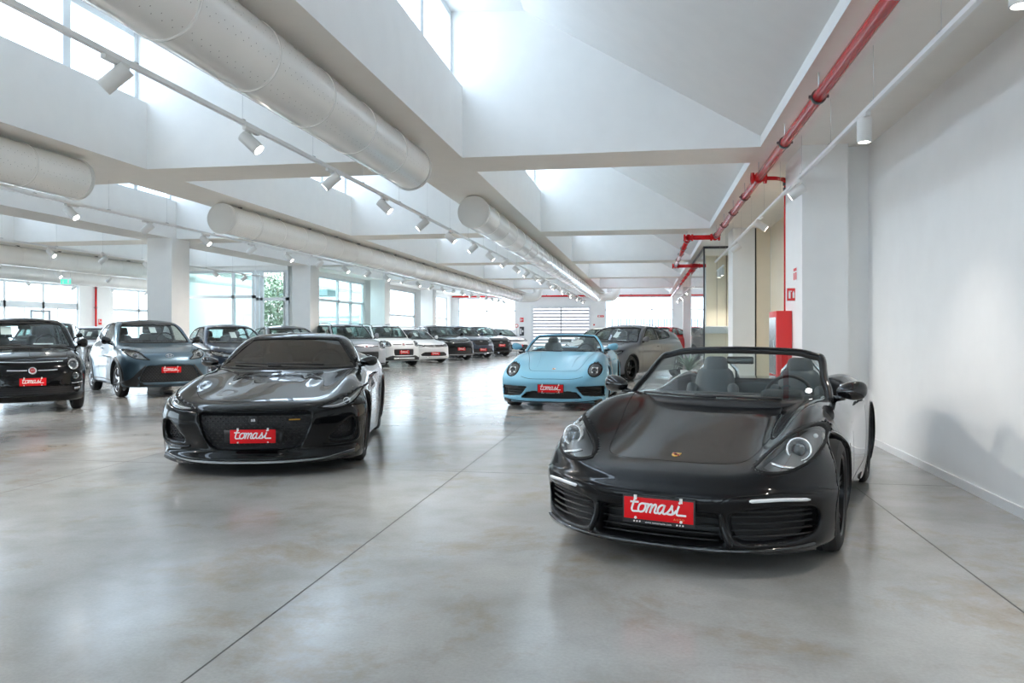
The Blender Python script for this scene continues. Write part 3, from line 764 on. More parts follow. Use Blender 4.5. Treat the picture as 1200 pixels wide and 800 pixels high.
    def mesh(c, name, h, paint, inner, parent):
        s = c.s; zmax = s.get('zmax', 1.0) + .06
        xs = (np.arange(int((c.W + .08) / h) + 1) + .5) * h; ys = np.arange(-.06, c.L + .06, h); zs = np.arange(.05, zmax, h)
        F = c.final(xs[:, None, None].astype(np.float32), ys[None, :, None].astype(np.float32), zs[None, None, :].astype(np.float32))
        F = np.broadcast_to(F, (len(xs), len(ys), len(zs))); F = np.concatenate([F[::-1], F], 0); xs = np.concatenate([-xs[::-1], xs])
        V, Q = nets(F, xs, ys, zs)
        for it in range(2):
            f = c.final(*V.T); G = c.grad(V, c.final, unit=False); st = f / np.maximum((G ** 2).sum(1), .25); st = np.clip(st, -.5 * h, .5 * h)
            V = V - G * st[:, None]
        cen = V[Q].mean(1); d = c.base(*cen.T); idx = (d < -.012).astype(np.int32)
        o = mk(name, V, Q, paint, parent, True, mats=[paint, inner], midx=idx)
        return o

def nets(F, xs, ys, zs):
    s = F < 0; nx, ny, nz = F.shape
    C = [(i, j, k) for i in (0, 1) for j in (0, 1) for k in (0, 1)]
    sl = lambda A, c: A[c[0]:nx - 1 + c[0], c[1]:ny - 1 + c[1], c[2]:nz - 1 + c[2]]
    cnt = sum(sl(s, c).astype(np.int8) for c in C); act = (cnt > 0) & (cnt < 8)
    I, J, K = np.nonzero(act); n = len(I); vid = -np.ones(act.shape, np.int64); vid[I, J, K] = np.arange(n)
    val = {c: F[I + c[0], J + c[1], K + c[2]].astype(np.float64) for c in C}
    acc = np.zeros((n, 3)); m = np.zeros(n)
    for a in C:
        for ax in range(3):
            if a[ax]: continue
            b = list(a); b[ax] = 1; b = tuple(b); fa, fb = val[a], val[b]; cr = (fa < 0) != (fb < 0)
            t = np.where(cr, fa / np.where(cr, fa - fb, 1), 0)
            for q in range(3): acc[:, q] += np.where(cr, a[q] + (t if q == ax else 0), 0)
            m += cr
    P = acc / m[:, None]
    V = np.stack([np.interp(I + P[:, 0], np.arange(nx), xs), np.interp(J + P[:, 1], np.arange(ny), ys), np.interp(K + P[:, 2], np.arange(nz), zs)], 1)
    Q = []
    for ax in range(3):
        a = [slice(None)] * 3; b = [slice(None)] * 3; a[ax] = slice(0, -1); b[ax] = slice(1, None)
        s0, s1 = s[tuple(a)], s[tuple(b)]; e = np.argwhere(s0 != s1)
        o1, o2 = [(1, 2), (2, 0), (0, 1)][ax]
        e = e[(e[:, o1] > 0) & (e[:, o2] > 0) & (e[:, o1] < F.shape[o1] - 1) & (e[:, o2] < F.shape[o2] - 1)]
        fl = s0[tuple(e.T)]
        def g(d1, d2):
            k = e.copy(); k[:, o1] -= d1; k[:, o2] -= d2; return vid[tuple(k.T)]
        q = np.stack([g(1, 1), g(0, 1), g(0, 0), g(1, 0)], 1); q[~fl] = q[~fl][:, ::-1]; Q.append(q)
    Q = np.concatenate(Q); Q = Q[(Q >= 0).all(1)]
    return V, Q

def fill2d(outline, g):
    n = len(outline); xs = [p[0] for p in outline]; ys = [p[1] for p in outline]; pts = [Vector(p) for p in outline]
    gx = np.arange(min(xs) + g / 2, max(xs), g); gy = np.arange(min(ys) + g / 2, max(ys), g)
    if len(gx) and len(gy):
        X, Y = np.meshgrid(gx, gy); X = X.ravel(); Y = Y.ravel(); d = polysd(X, Y, outline); k = d < -g * .35
        pts += [Vector((a, b)) for a, b in zip(X[k], Y[k])]
    v, e, f, _, _, _ = delaunay_2d_cdt(pts, [(i, (i + 1) % n) for i in range(n)], [], 1, 1e-6)
    return [tuple(p) for p in v], [tuple(q) for q in f]

def patch(car, name, outline, pr, m, parent, off=.002, g=.03, skirt=.006, sides=(1,), fn=None, bulge=0., center=None):
    """a conformal panel lying on the body; sides (1,-1) -> two objects"""
    v2, f = fill2d(outline, g); P, N = car.project(v2, pr, off, fn)
    if bulge:
        d = -polysd(np.array([p[0] for p in v2]), np.array([p[1] for p in v2]), outline); P = P + N * (bulge * (1 - np.exp(-np.maximum(d, 0) / .03)))[:, None]
    cnt = {}
    for q in f:
        for a, b in zip(q, q[1:] + q[:1]): cnt[(a, b)] = cnt.get((a, b), 0) + 1
    bd = [(a, b) for (a, b) in cnt if (b, a) not in cnt]
    V = [tuple(p) for p in P]; F = list(f); mp = {}
    if skirt:
        for a, b in bd:
            for q in (a, b):
                if q not in mp: mp[q] = len(V); V.append(tuple(P[q] - N[q] * (skirt + off)))
            F.append((b, a, mp[a], mp[b]))
    res = []
    # orientation: face normals should follow N
    a, b, c_ = [np.array(V[i]) for i in F[0][:3]]
    if np.dot(np.cross(b - a, c_ - a), N[F[0][0]]) < 0: F = [q[::-1] for q in F]
    for sd in sides:
        VV = [(p[0] * sd, p[1], p[2]) for p in V]; FF = F if sd > 0 else [q[::-1] for q in F]
        res.append(mk(name, VV, FF, m, parent, True))
    return res

def ribbon(car, name, line, pr, w, m, parent, off=.0015, closed=False, sides=(1,), skirt=.003, fn=None):
    """a narrow strip following a 2D line on the body (seams, seals, trims)"""
    L = [np.array(p, float) for p in line]; n = len(L); a_, b_ = [], []
    for i in range(n):
        p = L[i - 1] if (i or closed) else L[i]; q = L[(i + 1) % n] if (i < n - 1 or closed) else L[i]
        d = q - p; d /= max(np.linalg.norm(d), 1e-9); nn = np.array([-d[1], d[0]]); ww = w[i] if isinstance(w, (list, tuple)) else w
        a_.append(L[i] + nn * ww / 2); b_.append(L[i] - nn * ww / 2)
    P, N = car.project(a_ + b_, pr, off, fn); V = [tuple(p) for p in P]; F = []
    V += [tuple(p - q * (skirt + off)) for p, q in zip(P, N)]; k2 = 2 * n
    for i in range(n if closed else n - 1):
        j = (i + 1) % n; F += [(i, n + i, n + j, j), (i, j, k2 + j, k2 + i), (n + j, n + i, k2 + n + i, k2 + n + j)]
    a, b, c_ = [np.array(V[i]) for i in F[0][:3]]
    if np.dot(np.cross(b - a, c_ - a), N[0]) < 0: F = [q[::-1] for q in F]
    return [mk(name, [(p[0] * sd, p[1], p[2]) for p in V], F if sd > 0 else [q[::-1] for q in F], m, parent, True) for sd in sides]

def sub(o, parent):
    """hang an object (built in car space) below a part that sits at the car's origin"""
    for q in (o if isinstance(o, list) else [o]): q.parent = parent
    return o

# car materials
def paint(name, col, metal=.0, rough=.32, flake=.06, coat=1.):
    m = mat(name, col, rough, metal, .5 if metal else .05, coat, flake=flake)
    m.node_tree.nodes['Principled BSDF'].inputs['Coat Roughness'].default_value = .0
    m.node_tree.nodes['Principled BSDF'].inputs['Coat IOR'].default_value = 1.34
    return m
M['p_black'] = paint('paint_black', (.0035, .004, .005), .0, .28)
M['p_black2'] = paint('paint_black_gloss', (.003, .0034, .004), .0, .2)
M['p_skyblue'] = paint('paint_light_blue', (.19, .44, .60), .0, .4, flake=.02)
M['p_bluegrey'] = paint('paint_blue_grey', (.075, .125, .165), .6, .35, flake=.12)
M['p_grey'] = paint('paint_dark_grey', (.13, .135, .15), .5, .35, flake=.1)
M['p_midgrey'] = paint('paint_mid_grey', (.30, .32, .35), .5, .35, flake=.1)
M['p_white'] = paint('paint_white', (.80, .81, .82), .0, .35, flake=.02)
M['p_silver'] = paint('paint_silver', (.45, .46, .48), .6, .35, flake=.1)
M['p_darkblue'] = paint('paint_dark_blue', (.03, .045, .075), .4, .3, flake=.1)
M['p_red'] = paint('paint_red', (.55, .02, .02), .0, .35, flake=.03)
M['trim'] = mat('black_plastic', (.018, .018, .02), .5)
M['gloss'] = mat('gloss_black_trim', (.006, .006, .007), .12, coat=.6)
M['mesh'] = mat('grille_black', (.008, .008, .009), .55)
M['inner'] = mat('cabin_lining', (.05, .055, .058), .8)
M['leather'] = mat('seat_leather', (.035, .05, .058), .45)
M['cloth'] = mat('seat_cloth', (.09, .10, .105), .85)
M['seam'] = mat('panel_gap', (.002, .002, .002), .9)
M['tyre'] = mat('tyre_rubber', (.018, .018, .018), .75)
M['rimdark'] = mat('rim_black', (.02, .02, .022), .25, .6)
M['rimsilver'] = mat('rim_silver', (.6, .6, .62), .25, .9)
M['chrome'] = mat('chrome', (.85, .85, .86), .06, 1.)
M['lampsilver'] = mat('lamp_reflector', (.85, .86, .87), .22, .85)
M['lampgrey'] = mat('lamp_housing_grey', (.26, .27, .275), .3, .5)
M['lampdark'] = mat('lamp_housing_dark', (.03, .032, .034), .3, .3)
M['lampwhite'] = mat('daytime_light', (.82, .84, .86), .25)
M['amber'] = mat('amber_lamp', (.8, .35, .1), .3)
M['lens'] = glassmat('lamp_lens', (.95, .96, .96), 1., 1.5)
M['bulb'] = mat('projector_glass', (.05, .06, .07), .05, .2, coat=1.)
M['glass'] = glassmat('car_glass', (.50, .60, .575), 1., 1.52)
M['glassclear'] = glassmat('clear_car_glass', (.74, .82, .81), .9, 1.5)
M['glassdark'] = glassmat('tinted_car_glass', (.14, .185, .22), 1., 1.8)
M['platered'] = mat('plate_red', (.72, .003, .008), .45, spec=.25)
M['letter'] = mat('plate_lettering', (.9, .88, .86), .4)
M['gold'] = mat('badge_gold', (.75, .45, .10), .3, .7)
M['badgered'] = mat('badge_red', (.35, .02, .03), .3)
M['paper'] = mat('paper_white', (.8, .82, .82), .6)
M['disc'] = mat('brake_disc', (.35, .35, .36), .35, 1.)

def wheel(parent, x, y, R, w, rim_r, style, side):
    """wheel part with tyre (the part itself), rim, brake_disc as sub-parts"""
    t = MB(); s = .72
    prof = [(-w * .42, rim_r), (-w * .5, rim_r + .02), (-w * .5, R - .045), (-w * .43, R - .012), (-w * .3, R), (-w * .12, R), (-.1 * w, R - .006), (-.08 * w, R - .006), (-.06 * w, R), (w * .06, R), (w * .08, R - .006), (w * .1, R - .006), (w * .12, R), (w * .3, R), (w * .43, R - .012), (w * .5, R - .045), (w * .5, rim_r + .02), (w * .42, rim_r)]
    t.lathe(prof, axis='x', n=48); o = t.build('wheel', M['tyre'], parent, True); sharp(o, 40)
    rm = MB(); rw = w * .46
    rm.lathe([(rw, rim_r + .002), (rw + .004, rim_r - .006), (rw - .004, rim_r - .018), (-rw, rim_r - .03)], axis='x', n=48)
    n, kind, mt = style
    def spoke(a, wi, wo, x0, x1, r0, r1, tk=.02, tw=0.):
        ca, sa = math.cos(a), math.sin(a); cb, sb = math.cos(a + tw), math.sin(a + tw)
        V = []
        for (r, ww, xx, c1, s1) in ((r0, wi, x0, ca, sa), (r1, wo, x1, cb, sb)):
            for (q, xo) in ((-ww / 2, 0), (ww / 2, 0), (ww / 2 * .8, -tk), (-ww / 2 * .8, -tk)): V.append((xx + xo, r * c1 - q * s1, r * s1 + q * c1))
        rm.add(V, [(0, 1, 5, 4), (1, 2, 6, 5), (2, 3, 7, 6), (3, 0, 4, 7)])
    for k in range(n):
        a = 2 * math.pi * k / n + .3
        if kind == 'plain': spoke(a, .055, .045, rw * .55, rw - .012, .04, rim_r - .012)
        elif kind == 'y':
            spoke(a, .05, .05, rw * .5, rw * .8, .04, rim_r * .5); spoke(a, .03, .025, rw * .8, rw - .012, rim_r * .48, rim_r - .012, tw=.16); spoke(a, .03, .025, rw * .8, rw - .012, rim_r * .48, rim_r - .012, tw=-.16)
        else:
            spoke(a - .09, .028, .024, rw * .55, rw - .012, .045, rim_r - .012); spoke(a + .09, .028, .024, rw * .55, rw - .012, .045, rim_r - .012)
    rm.lathe([(rw * .45, .07), (rw * .6, .062), (rw * .64, .03), (rw * .64, .001)], axis='x', n=24)
    ro = rm.build('rim', mt, o); sharp(ro, 30)
    d = MB(); d.lathe([(-.0, .07), (-.0, rim_r * .72), (-.02, rim_r * .72), (-.02, .07)], axis='x', n=32); d.box(-.035, .02, -.08, .08, rim_r * .45, rim_r * .74); d.build('brake_disc', M['disc'], o)
    o.location = (x, y, R)
    if side < 0: o.rotation_euler = (0, 0, math.pi)
    return o

# red dealer plate with script lettering
STROKES = [
    [(.50, 1.62), (.40, 1.2), (.30, .6), (.28, .22), (.45, .0), (.80, .0), (1.15, .02)], [(.02, 1.12), (.5, 1.12), (.92, 1.14)],
    [(1.75, .98), (1.45, 1.0), (1.18, .82), (1.08, .35), (1.22, .03), (1.55, .0), (1.82, .18), (1.95, .62), (1.85, .95), (1.7, 1.0), (2.25, .98)],
    [(2.28, 1.0), (2.24, .6), (2.12, .0)], [(2.20, .45), (2.42, .9), (2.66, 1.0), (2.72, .75), (2.60, .0)], [(2.68, .45), (2.92, .9), (3.16, 1.0), (3.24, .75), (3.14, .2), (3.24, .0), (3.55, .04)],
    [(4.22, .98), (3.90, 1.0), (3.62, .75), (3.52, .3), (3.68, .0), (3.92, .06), (4.15, .45), (4.28, .98)], [(4.28, .98), (4.18, .45), (4.20, .08), (4.42, .0), (4.7, .16)],
    [(4.7, .16), (5.02, .65), (5.18, 1.08), (5.22, .7), (5.36, .3), (5.28, .04), (5.0, .0), (4.72, .06)], [(5.3, .02), (5.52, .16), (5.75, .5)],
    [(5.98, 1.05), (5.88, .55), (5.86, .12), (6.05, .0), (6.4, .0), (6.95, .0)]]
def lettering(parent, w, m, y=-.0035):
    k = w / 7.0; mb = MB(); sh = .16
    for st in STROKES:
        L = crom(st, 5, False) if len(st) > 2 else st; L = [np.array([p[0] + sh * p[1] - 3.6, p[1] - .5]) for p in L]; th = .12; Lf, Rt = [], []
        for i, p in enumerate(L):
            d = L[min(i + 1, len(L) - 1)] - L[max(i - 1, 0)]; d = d / max(np.linalg.norm(d), 1e-9); n_ = np.array([-d[1], d[0]]) * th
            e = d * th * (.7 if i == len(L) - 1 else -.7 if i == 0 else 0); Lf.append(p + n_ + e); Rt.append(p - n_ + e)
        for i in range(len(L) - 1):
            mb.quad(*[(q[0] * k, y, q[1] * k) for q in (Lf[i], Rt[i], Rt[i + 1], Lf[i + 1])])
            mb.quad(*[(q[0] * k, y, q[1] * k) for q in (Lf[i + 1], Rt[i + 1], Rt[i], Lf[i])]) if False else None
    for q in range(1):
        cx, cz, r = 6.0 + sh * 1.5 - 3.6, .95, .15
        mb.quad(*[((cx + r * math.cos(a)) * k, y, (cz + r * math.sin(a)) * k) for a in np.linspace(0, 2 * math.pi, 11)[:-1]])
    return mb.build('lettering', m, parent)
def number_plate(parent, x, y, z, w=.40, h=.12, rx=0., rz=0., detail=2, clips=True):
    p = rbox('number_plate', (0, 0, 0), (w, .006, h), .0015, M['platered'], parent); p.location = (x, y, z); p.rotation_euler = (rx, 0, rz)
    l = lettering(p, w * .82, M['letter']); l.location = (0, 0, h * .05)
    if detail > 1:
        t = text_mesh('small_lettering', 'AUTO', h * .14, M['amber'], p, 1.5, .0003); t.rotation_euler = (math.pi / 2, 0, 0); t.location = (w * .30, -.0035, -h * .40)
        b = rbox('plate_holder', (0, .005, -.008), (w + .02, .006, h + .035), .002, M['trim'], p)
        t = text_mesh('web_address', 'www.tomasiauto.com', .0145, M['letter'], p, 1.15, .0003); t.rotation_euler = (math.pi / 2, 0, 0); t.location = (-.0, .0005, -h / 2 - .0185)
        for i in range(3):
            for sx in (-1, 1):
                q = MB(); q.lathe([(-.003, .001), (-.003, .0045), (0, .0045)], c=(sx * (w * .27 + i * .016), .002, -h / 2 - .013), axis='y', n=8)
                q.build('web_symbol', M['letter'], p)
    if clips:
        for sx in (-1, 1):
            q = MB(); q.box(sx * w * .33 - .008, sx * w * .33 + .008, -.008, -.003, h * .40, h * .62); q.build('clip', M['letter'], p)
            q = MB(); q.lathe([(-.008, .001), (-.008, .007), (-.003, .008)], c=(sx * w * .33, 0, -h * .44), axis='y', n=10); q.build('screw_cap', M['letter'], p)
    return p

def mirror(parent, x, y, z, m, sx=.13, sy=.07, sz=.075, stalk=.07):
    """door mirror both sides"""
    res = []
    for sd in (-1, 1):
        V = []; F = []; nu, nv = 20, 14
        for i in range(nv + 1):
            th = math.pi * i / nv
            for k in range(nu):
                ph = 2 * math.pi * k / nu
                a = math.copysign(abs(math.sin(th)) ** .8, math.sin(th)) ; ca, sa = math.cos(ph), math.sin(ph)
                px = sx * math.cos(th); q = (1 + .25 * px / sx)
                py = sy * a * ca; pz = sz * a * sa * q
                if py > .0: py *= .35
                V.append((x * sd + sd * (sx + stalk) + px * sd, y + py + .12 * px * 0 + px * .18, z + pz + .05 * px))
        for i in range(nv):
            for k in range(nu):
                q = (i * nu + k, i * nu + (k + 1) % nu, (i + 1) * nu + (k + 1) % nu, (i + 1) * nu + k); F.append(q)
        o = mk('door_mirror', V, F, m, parent, True); fix_normals(o)
        g = MB(); g.tube([(sd * (x - .02), y + .04, z - sz * 1.05), (sd * (x + stalk * .7), y + .02, z - sz * .95), (sd * (x + stalk + sx * .5), y + .0, z - sz * .6)], [.03, .02, .03], 10); g.build('mirror_stalk', M['gloss'], o, True)
        g = MB(); g.box(sd * (x + stalk + .02) if sd > 0 else sd * (x + stalk + 2 * sx - .02), sd * (x + stalk + 2 * sx - .02) if sd > 0 else sd * (x + stalk + .02), y + sy * .3, y + sy * .36, z - sz * .6, z + sz * .6)
        g.build('mirror_glass', M['chrome'], o)
        res.append(o)
    return res

def seat(parent, x, y, z, m, sc=1., head=True, h=.62, w=.50, name='seat'):
    b = rbox(name, (x, y, z), (w * sc, .50 * sc, .16), .06, m, parent)
    k = rbox('seat_back', (x, y + .33 * sc, z + h / 2 + .02), (w * sc, .14, h), .06, m, b, rot=(-.22, 0, 0), taper=(.72, .8))
    for sd in (-1, 1): rbox('seat_bolster', (x + sd * w * .40, y + .28 * sc, z + h * .38), (.08, .13, h * .62), .035, m, b, rot=(-.22, sd * -.12, 0))
    if head: rbox('headrest', (x, y + .43 * sc, z + h + .10), (.25, .09, .17), .04, m, b, rot=(-.15, 0, 0), taper=(.85, .9))
    return b
def cabin(parent, ydash, zdash, wd, ys, zs, m, rear=None, steer=True, drv=1):
    rbox('dashboard', (0, ydash, zdash), (wd, .42, .22), .07, M['inner'], parent)
    for sd in (-1, 1): seat(parent, sd * .36, ys, zs, m)
    if rear:
        for sd in (-1, 1): seat(parent, sd * .34, rear[0], rear[1], m, name='rear_seat')
    if steer:
        s = MB(); R = .18; pts = [(R * math.cos(a), 0, R * math.sin(a)) for a in np.linspace(0, 2 * math.pi, 33)[:-1]]
        s.tube(pts, .014, 8, closed=True); o = s.build('steering_wheel', M['trim'], parent, True)
        h = MB(); h.lathe([(-.02, .001), (-.02, .05), (.02, .05), (.02, .001)], axis='y', n=16)
        for a in (0, math.pi, -math.pi / 2): h.tube([(.04 * math.cos(a), 0, .04 * math.sin(a)), (R * math.cos(a), 0, R * math.sin(a))], .012, 6)
        h.build('steering_hub', M['trim'], o, True)
        o.location = (.36 * drv, ydash + .36, zdash + .10); o.rotation_euler = (-.35, 0, 0)
def wipers(parent, car, pts, m=None):
    for (a, b) in pts:
        n = 7; L = [(a[0] + (b[0] - a[0]) * i / n, a[1] + (b[1] - a[1]) * i / n) for i in range(n + 1)]
        P, N = car.project(L, 'F', .018, car.green); w = MB(); w.tube([tuple(p) for p in P], [.010] * 2 + [.008] * (len(P) - 2), 8); w.build('wiper', M['trim'], parent, True)
def seg_between(a, b, n):
    return [(a[0] + (b[0] - a[0]) * i / n, a[1] + (b[1] - a[1]) * i / n) for i in range(n + 1)]
# ------------------------------------------------------------------ the cars
def rim_on(o_list, parent):
    for o in o_list: o.parent = parent
def lamp_unit(car, root, outl, hs, proj, house='lampgrey', pr='F', g=.02, name='headlight', bowl=(.058, .036), off=.002, seal=True, seal_w=.016, extra=None, lensm='lens'):
    """headlight: housing (part) > reflector, projector, lens"""
    for sd in (1, -1):
        o = patch(car, name, outl, pr, M[house], root, -.045, g, .0, (sd,))[0]
        P, N = car.project([proj], pr, -.018); p = P[0]; nrm = np.array([N[0][0] * .45, -1., N[0][2] * .35]); nrm /= np.linalg.norm(nrm)
        q = Vector((nrm[0] * sd, nrm[1], nrm[2])).to_track_quat('Z', 'Y').to_matrix().to_4x4(); q.translation = Vector((p[0] * sd, p[1], p[2]))
        r = MB(); a, b = bowl; r.lathe([(-.03, b), (-.012, b * 1.15), (0, a), (.008, a + .004), (.006, a + .010), (-.03, a + .012)], axis='z', n=28)
        ro = r.build('reflector', M['lampsilver'], o, True); ro.matrix_local = q
        r = MB(); r.lathe([(-.03, b * 1.05), (-.012, b), (-.002, b * .8), (.006, b * .45), (.009, .0005)], axis='z', n=24); po = r.build('projector', M['bulb'], o, True); po.matrix_local = q
        if extra: extra(o, sd)
        patch(car, 'lens', outl, pr, M[lensm], o, off, g, .0, (sd,))
        if seal: ribbon(car, 'lamp_seal', outl, pr, seal_w, M['seam'], o, .003, True, (sd,))
def sphere_bits(car, root_o, pts, pr, r, m, name, sd, off=-.01):
    P, N = car.project(pts, pr, off)
    mb = MB()
    for p in P:
        mb.lathe([(-r, .0005), (-r * .7, r * .7), (0, r), (r * .7, r * .7), (r, .0005)], c=(p[0] * sd, p[1], p[2]), axis='y', n=12)
    mb.build(name, m, root_o, True)
def seams(car, root, lines):
    for (pr, ln, sides) in lines: ribbon(car, 'panel_gap', crom(ln, 6, False), pr, .006, M['seam'], root, .0008, False, sides, .001)
def handle(car, root, y, z, m=None):
    P, N = car.project([(y - .09, z), (y, z), (y + .09, z)], 'S', .028)
    for sd in (1, -1):
        h = MB(); h.tube([(P[0][0] * sd - .02 * sd, *P[0][1:]), (P[0][0] * sd, P[0][1] + .02, P[0][2]), (P[2][0] * sd, P[2][1] - .02, P[2][2]), (P[2][0] * sd - .02 * sd, *P[2][1:])], .010, 8); h.build('door_handle', m or M['gloss'], root, True)
def slats(car, name, zs, x0, x1, m, parent, off, r=.006, sides=(1, -1), curve=None):
    """horizontal bars following the nose"""
    for sd in sides:
        for z in zs:
            n = 9; L = [(x0 + (x1 - x0) * i / n, z + (curve(x0 + (x1 - x0) * i / n) if curve else 0)) for i in range(n + 1)]
            P, N = car.project(L, 'F', off); mb = MB(); mb.tube([(p[0] * sd, p[1], p[2]) for p in P], r, 6); mb.build(name, m, parent, True)
def wheels(root, car, R, w, rr, style, track=None, lip=None, lipw=.014):
    for (ya, za, ra) in car.s['arch']:
        aa = math.asin(min(.99, (za - .17) / ra)); L = [(ya + (ra + lipw * .5) * math.cos(t), za + (ra + lipw * .5) * math.sin(t)) for t in np.linspace(-aa, math.pi + aa, 40)]
        ribbon(car, 'arch_trim', L, 'S', lipw, lip or M['gloss'], root, .003, False, (1, -1), .012)
        for sd in (1, -1): wheel(root, sd * (track or car.W - w / 2 - .02), ya, R, w, rr, style, sd)
def car_plate(car, root, z=None, x=0., off=.012, w=.44, h=.128, detail=2, tilt=0.):
    P, N = car.project([(x, z + h / 2), (x, z - h / 2)], 'F', 0)
    y = min(P[0][1], P[1][1]) - off
    return number_plate(root, x, y, z, w, h, tilt, 0, detail)
def glasshouse(car, root, front, side, rear, m='glass', gm=.06, seal=.022, mside=None, msides=(1, -1)):
    """front/rear: outlines (full width, F/R projection), side: list of outlines (S)"""
    car.holes = [('F', front)] + [('S', s_) for s_ in side] + ([('R', rear)] if rear else [])
    def go():
        patch(car, 'windscreen', front, 'F', M[m], root, -.004, gm, .0)
        ribbon(car, 'windscreen_seal', front, 'F', seal, M['seam'], root, .0015, True)
        for s_ in side:
            patch(car, 'side_window', s_, 'S', M[mside or m], root, -.004, gm, .0, (1, -1)); ribbon(car, 'window_seal', s_, 'S', .02, M['seam'], root, .0015, True, (1, -1))
        if rear:
            patch(car, 'rear_window', rear, 'R', M[m], root, -.004, gm, .0); ribbon(car, 'window_seal', rear, 'R', .02, M['seam'], root, .0015, True)
    return go
def symm(half, close_top=True):
    """mirror a right-hand half outline (from bottom centre to top centre) to a closed one"""
    L = [p for p in half]; return L + [(-p[0], p[1]) for p in reversed(L) if abs(p[0]) > 1e-6]
def car_root(name, label, cat='car', group=None):
    t = empty(name); tag(t, label, cat, group); return t
def poke(car, root, pr, pts, w, m, name, off=.003, sides=(1,), closed=False):
    return ribbon(car, name, crom(pts, 6, closed), pr, w, m, root, off, closed, sides)
def emblem(root, car, z, x=0., r=.05, kind='round', m1='chrome', m2='badgered', pr='F', v=None):
    P, N = car.project([(x, z)], 'F', .004); p = P[0]; n_ = Vector(N[0]); q = n_.to_track_quat('Z', 'Y').to_matrix().to_4x4(); q.translation = Vector(p)
    b = MB()
    if kind == 'round': b.lathe([(-.004, r * 1.1), (.003, r), (.005, r * .92), (.005, r * .72), (.003, r * .7)], axis='z', n=28)
    elif kind == 'oval':
        for (sx, sy, cx, cy) in ((1.45, 1., 0, 0), (.55, .92, 0, 0), (.95, .42, 0, .42)):
            for sgn in (1,):
                pts = [((cx + sx * math.cos(a)) * r, (cy + sy * math.sin(a)) * r, .004) for a in np.linspace(0, 2 * math.pi, 29)[:-1]]; b.tube(pts, r * .1, 6, closed=True)
    elif kind == 'diamond':
        for k in (1., .55):
            b.tube([(0, r * 1.25 * k, .004), (r * .85 * k, 0, .004), (0, -r * 1.25 * k, .004), (-r * .85 * k, 0, .004)], r * .13, 6, closed=True)
    elif kind == 'rings':
        for c0 in (-1.5, -.5, .5, 1.5): b.tube([((c0 * 1.35 + math.cos(a)) * r, math.sin(a) * r, .004) for a in np.linspace(0, 2 * math.pi, 21)[:-1]], r * .13, 6, closed=True)
    elif kind == 'wing':
        pts = [((1.7 * math.cos(a)) * r, math.sin(a) * r, .004) for a in np.linspace(0, 2 * math.pi, 25)[:-1]]; b.tube(pts, r * .12, 6, closed=True); b.tube([(-r, .4 * r, .004), (r, -.4 * r, .004)], r * .14, 6); b.tube([(-r * .9, -.5 * r, .004), (-r * .4, .6 * r, .004)], r * .12, 6); b.tube([(r * .9, .5 * r, .004), (r * .4, -.6 * r, .004)], r * .12, 6)
    o = b.build('badge', M[m1], root, True); o.matrix_local = q
    if kind == 'round':
        c_ = MB(); c_.lathe([(.0035, r * .75), (.0055, r * .6), (.006, .0005)], axis='z', n=24); c_.build('badge_centre', M[m2], o, True)
        c_ = MB()
        for k in range(4): c_.box(-r * .42 + k * r * .25, -r * .34 + k * r * .25, -r * .3, r * .3, .006, .008)
        c_.build('badge_letters', M['chrome'], o)
    return o
def crest(root, car, y, w=.052, h=.066, m='gold'):
    o = [(0, -.5), (.28, -.36), (.46, -.1), (.5, .3), (.5, .48), (.25, .46), (0, .5), (-.25, .46), (-.5, .48), (-.5, .3), (-.46, -.1), (-.28, -.36)]
    b = patch(car, 'crest', [(p[0] * w, y + p[1] * h) for p in o], 'T', M[m], root, .004, .01, .003)[0]
    for (cx, cy) in ((-.24, .22), (.24, -.12)):
        patch(car, 'crest_stripe', [(cx * w - .009, y + cy * h - .012), (cx * w + .009, y + cy * h - .012), (cx * w + .009, y + cy * h + .012), (cx * w - .009, y + cy * h + .012)], 'T', M['badgered'], b, .0055, .01, .001)
    patch(car, 'crest_centre', [(-.007, y - .012), (.007, y - .012), (.009, y + .004), (0, y + .012), (-.009, y + .004)], 'T', M['seam'], b, .006, .01, .001)
    return b
FINE = 1.0

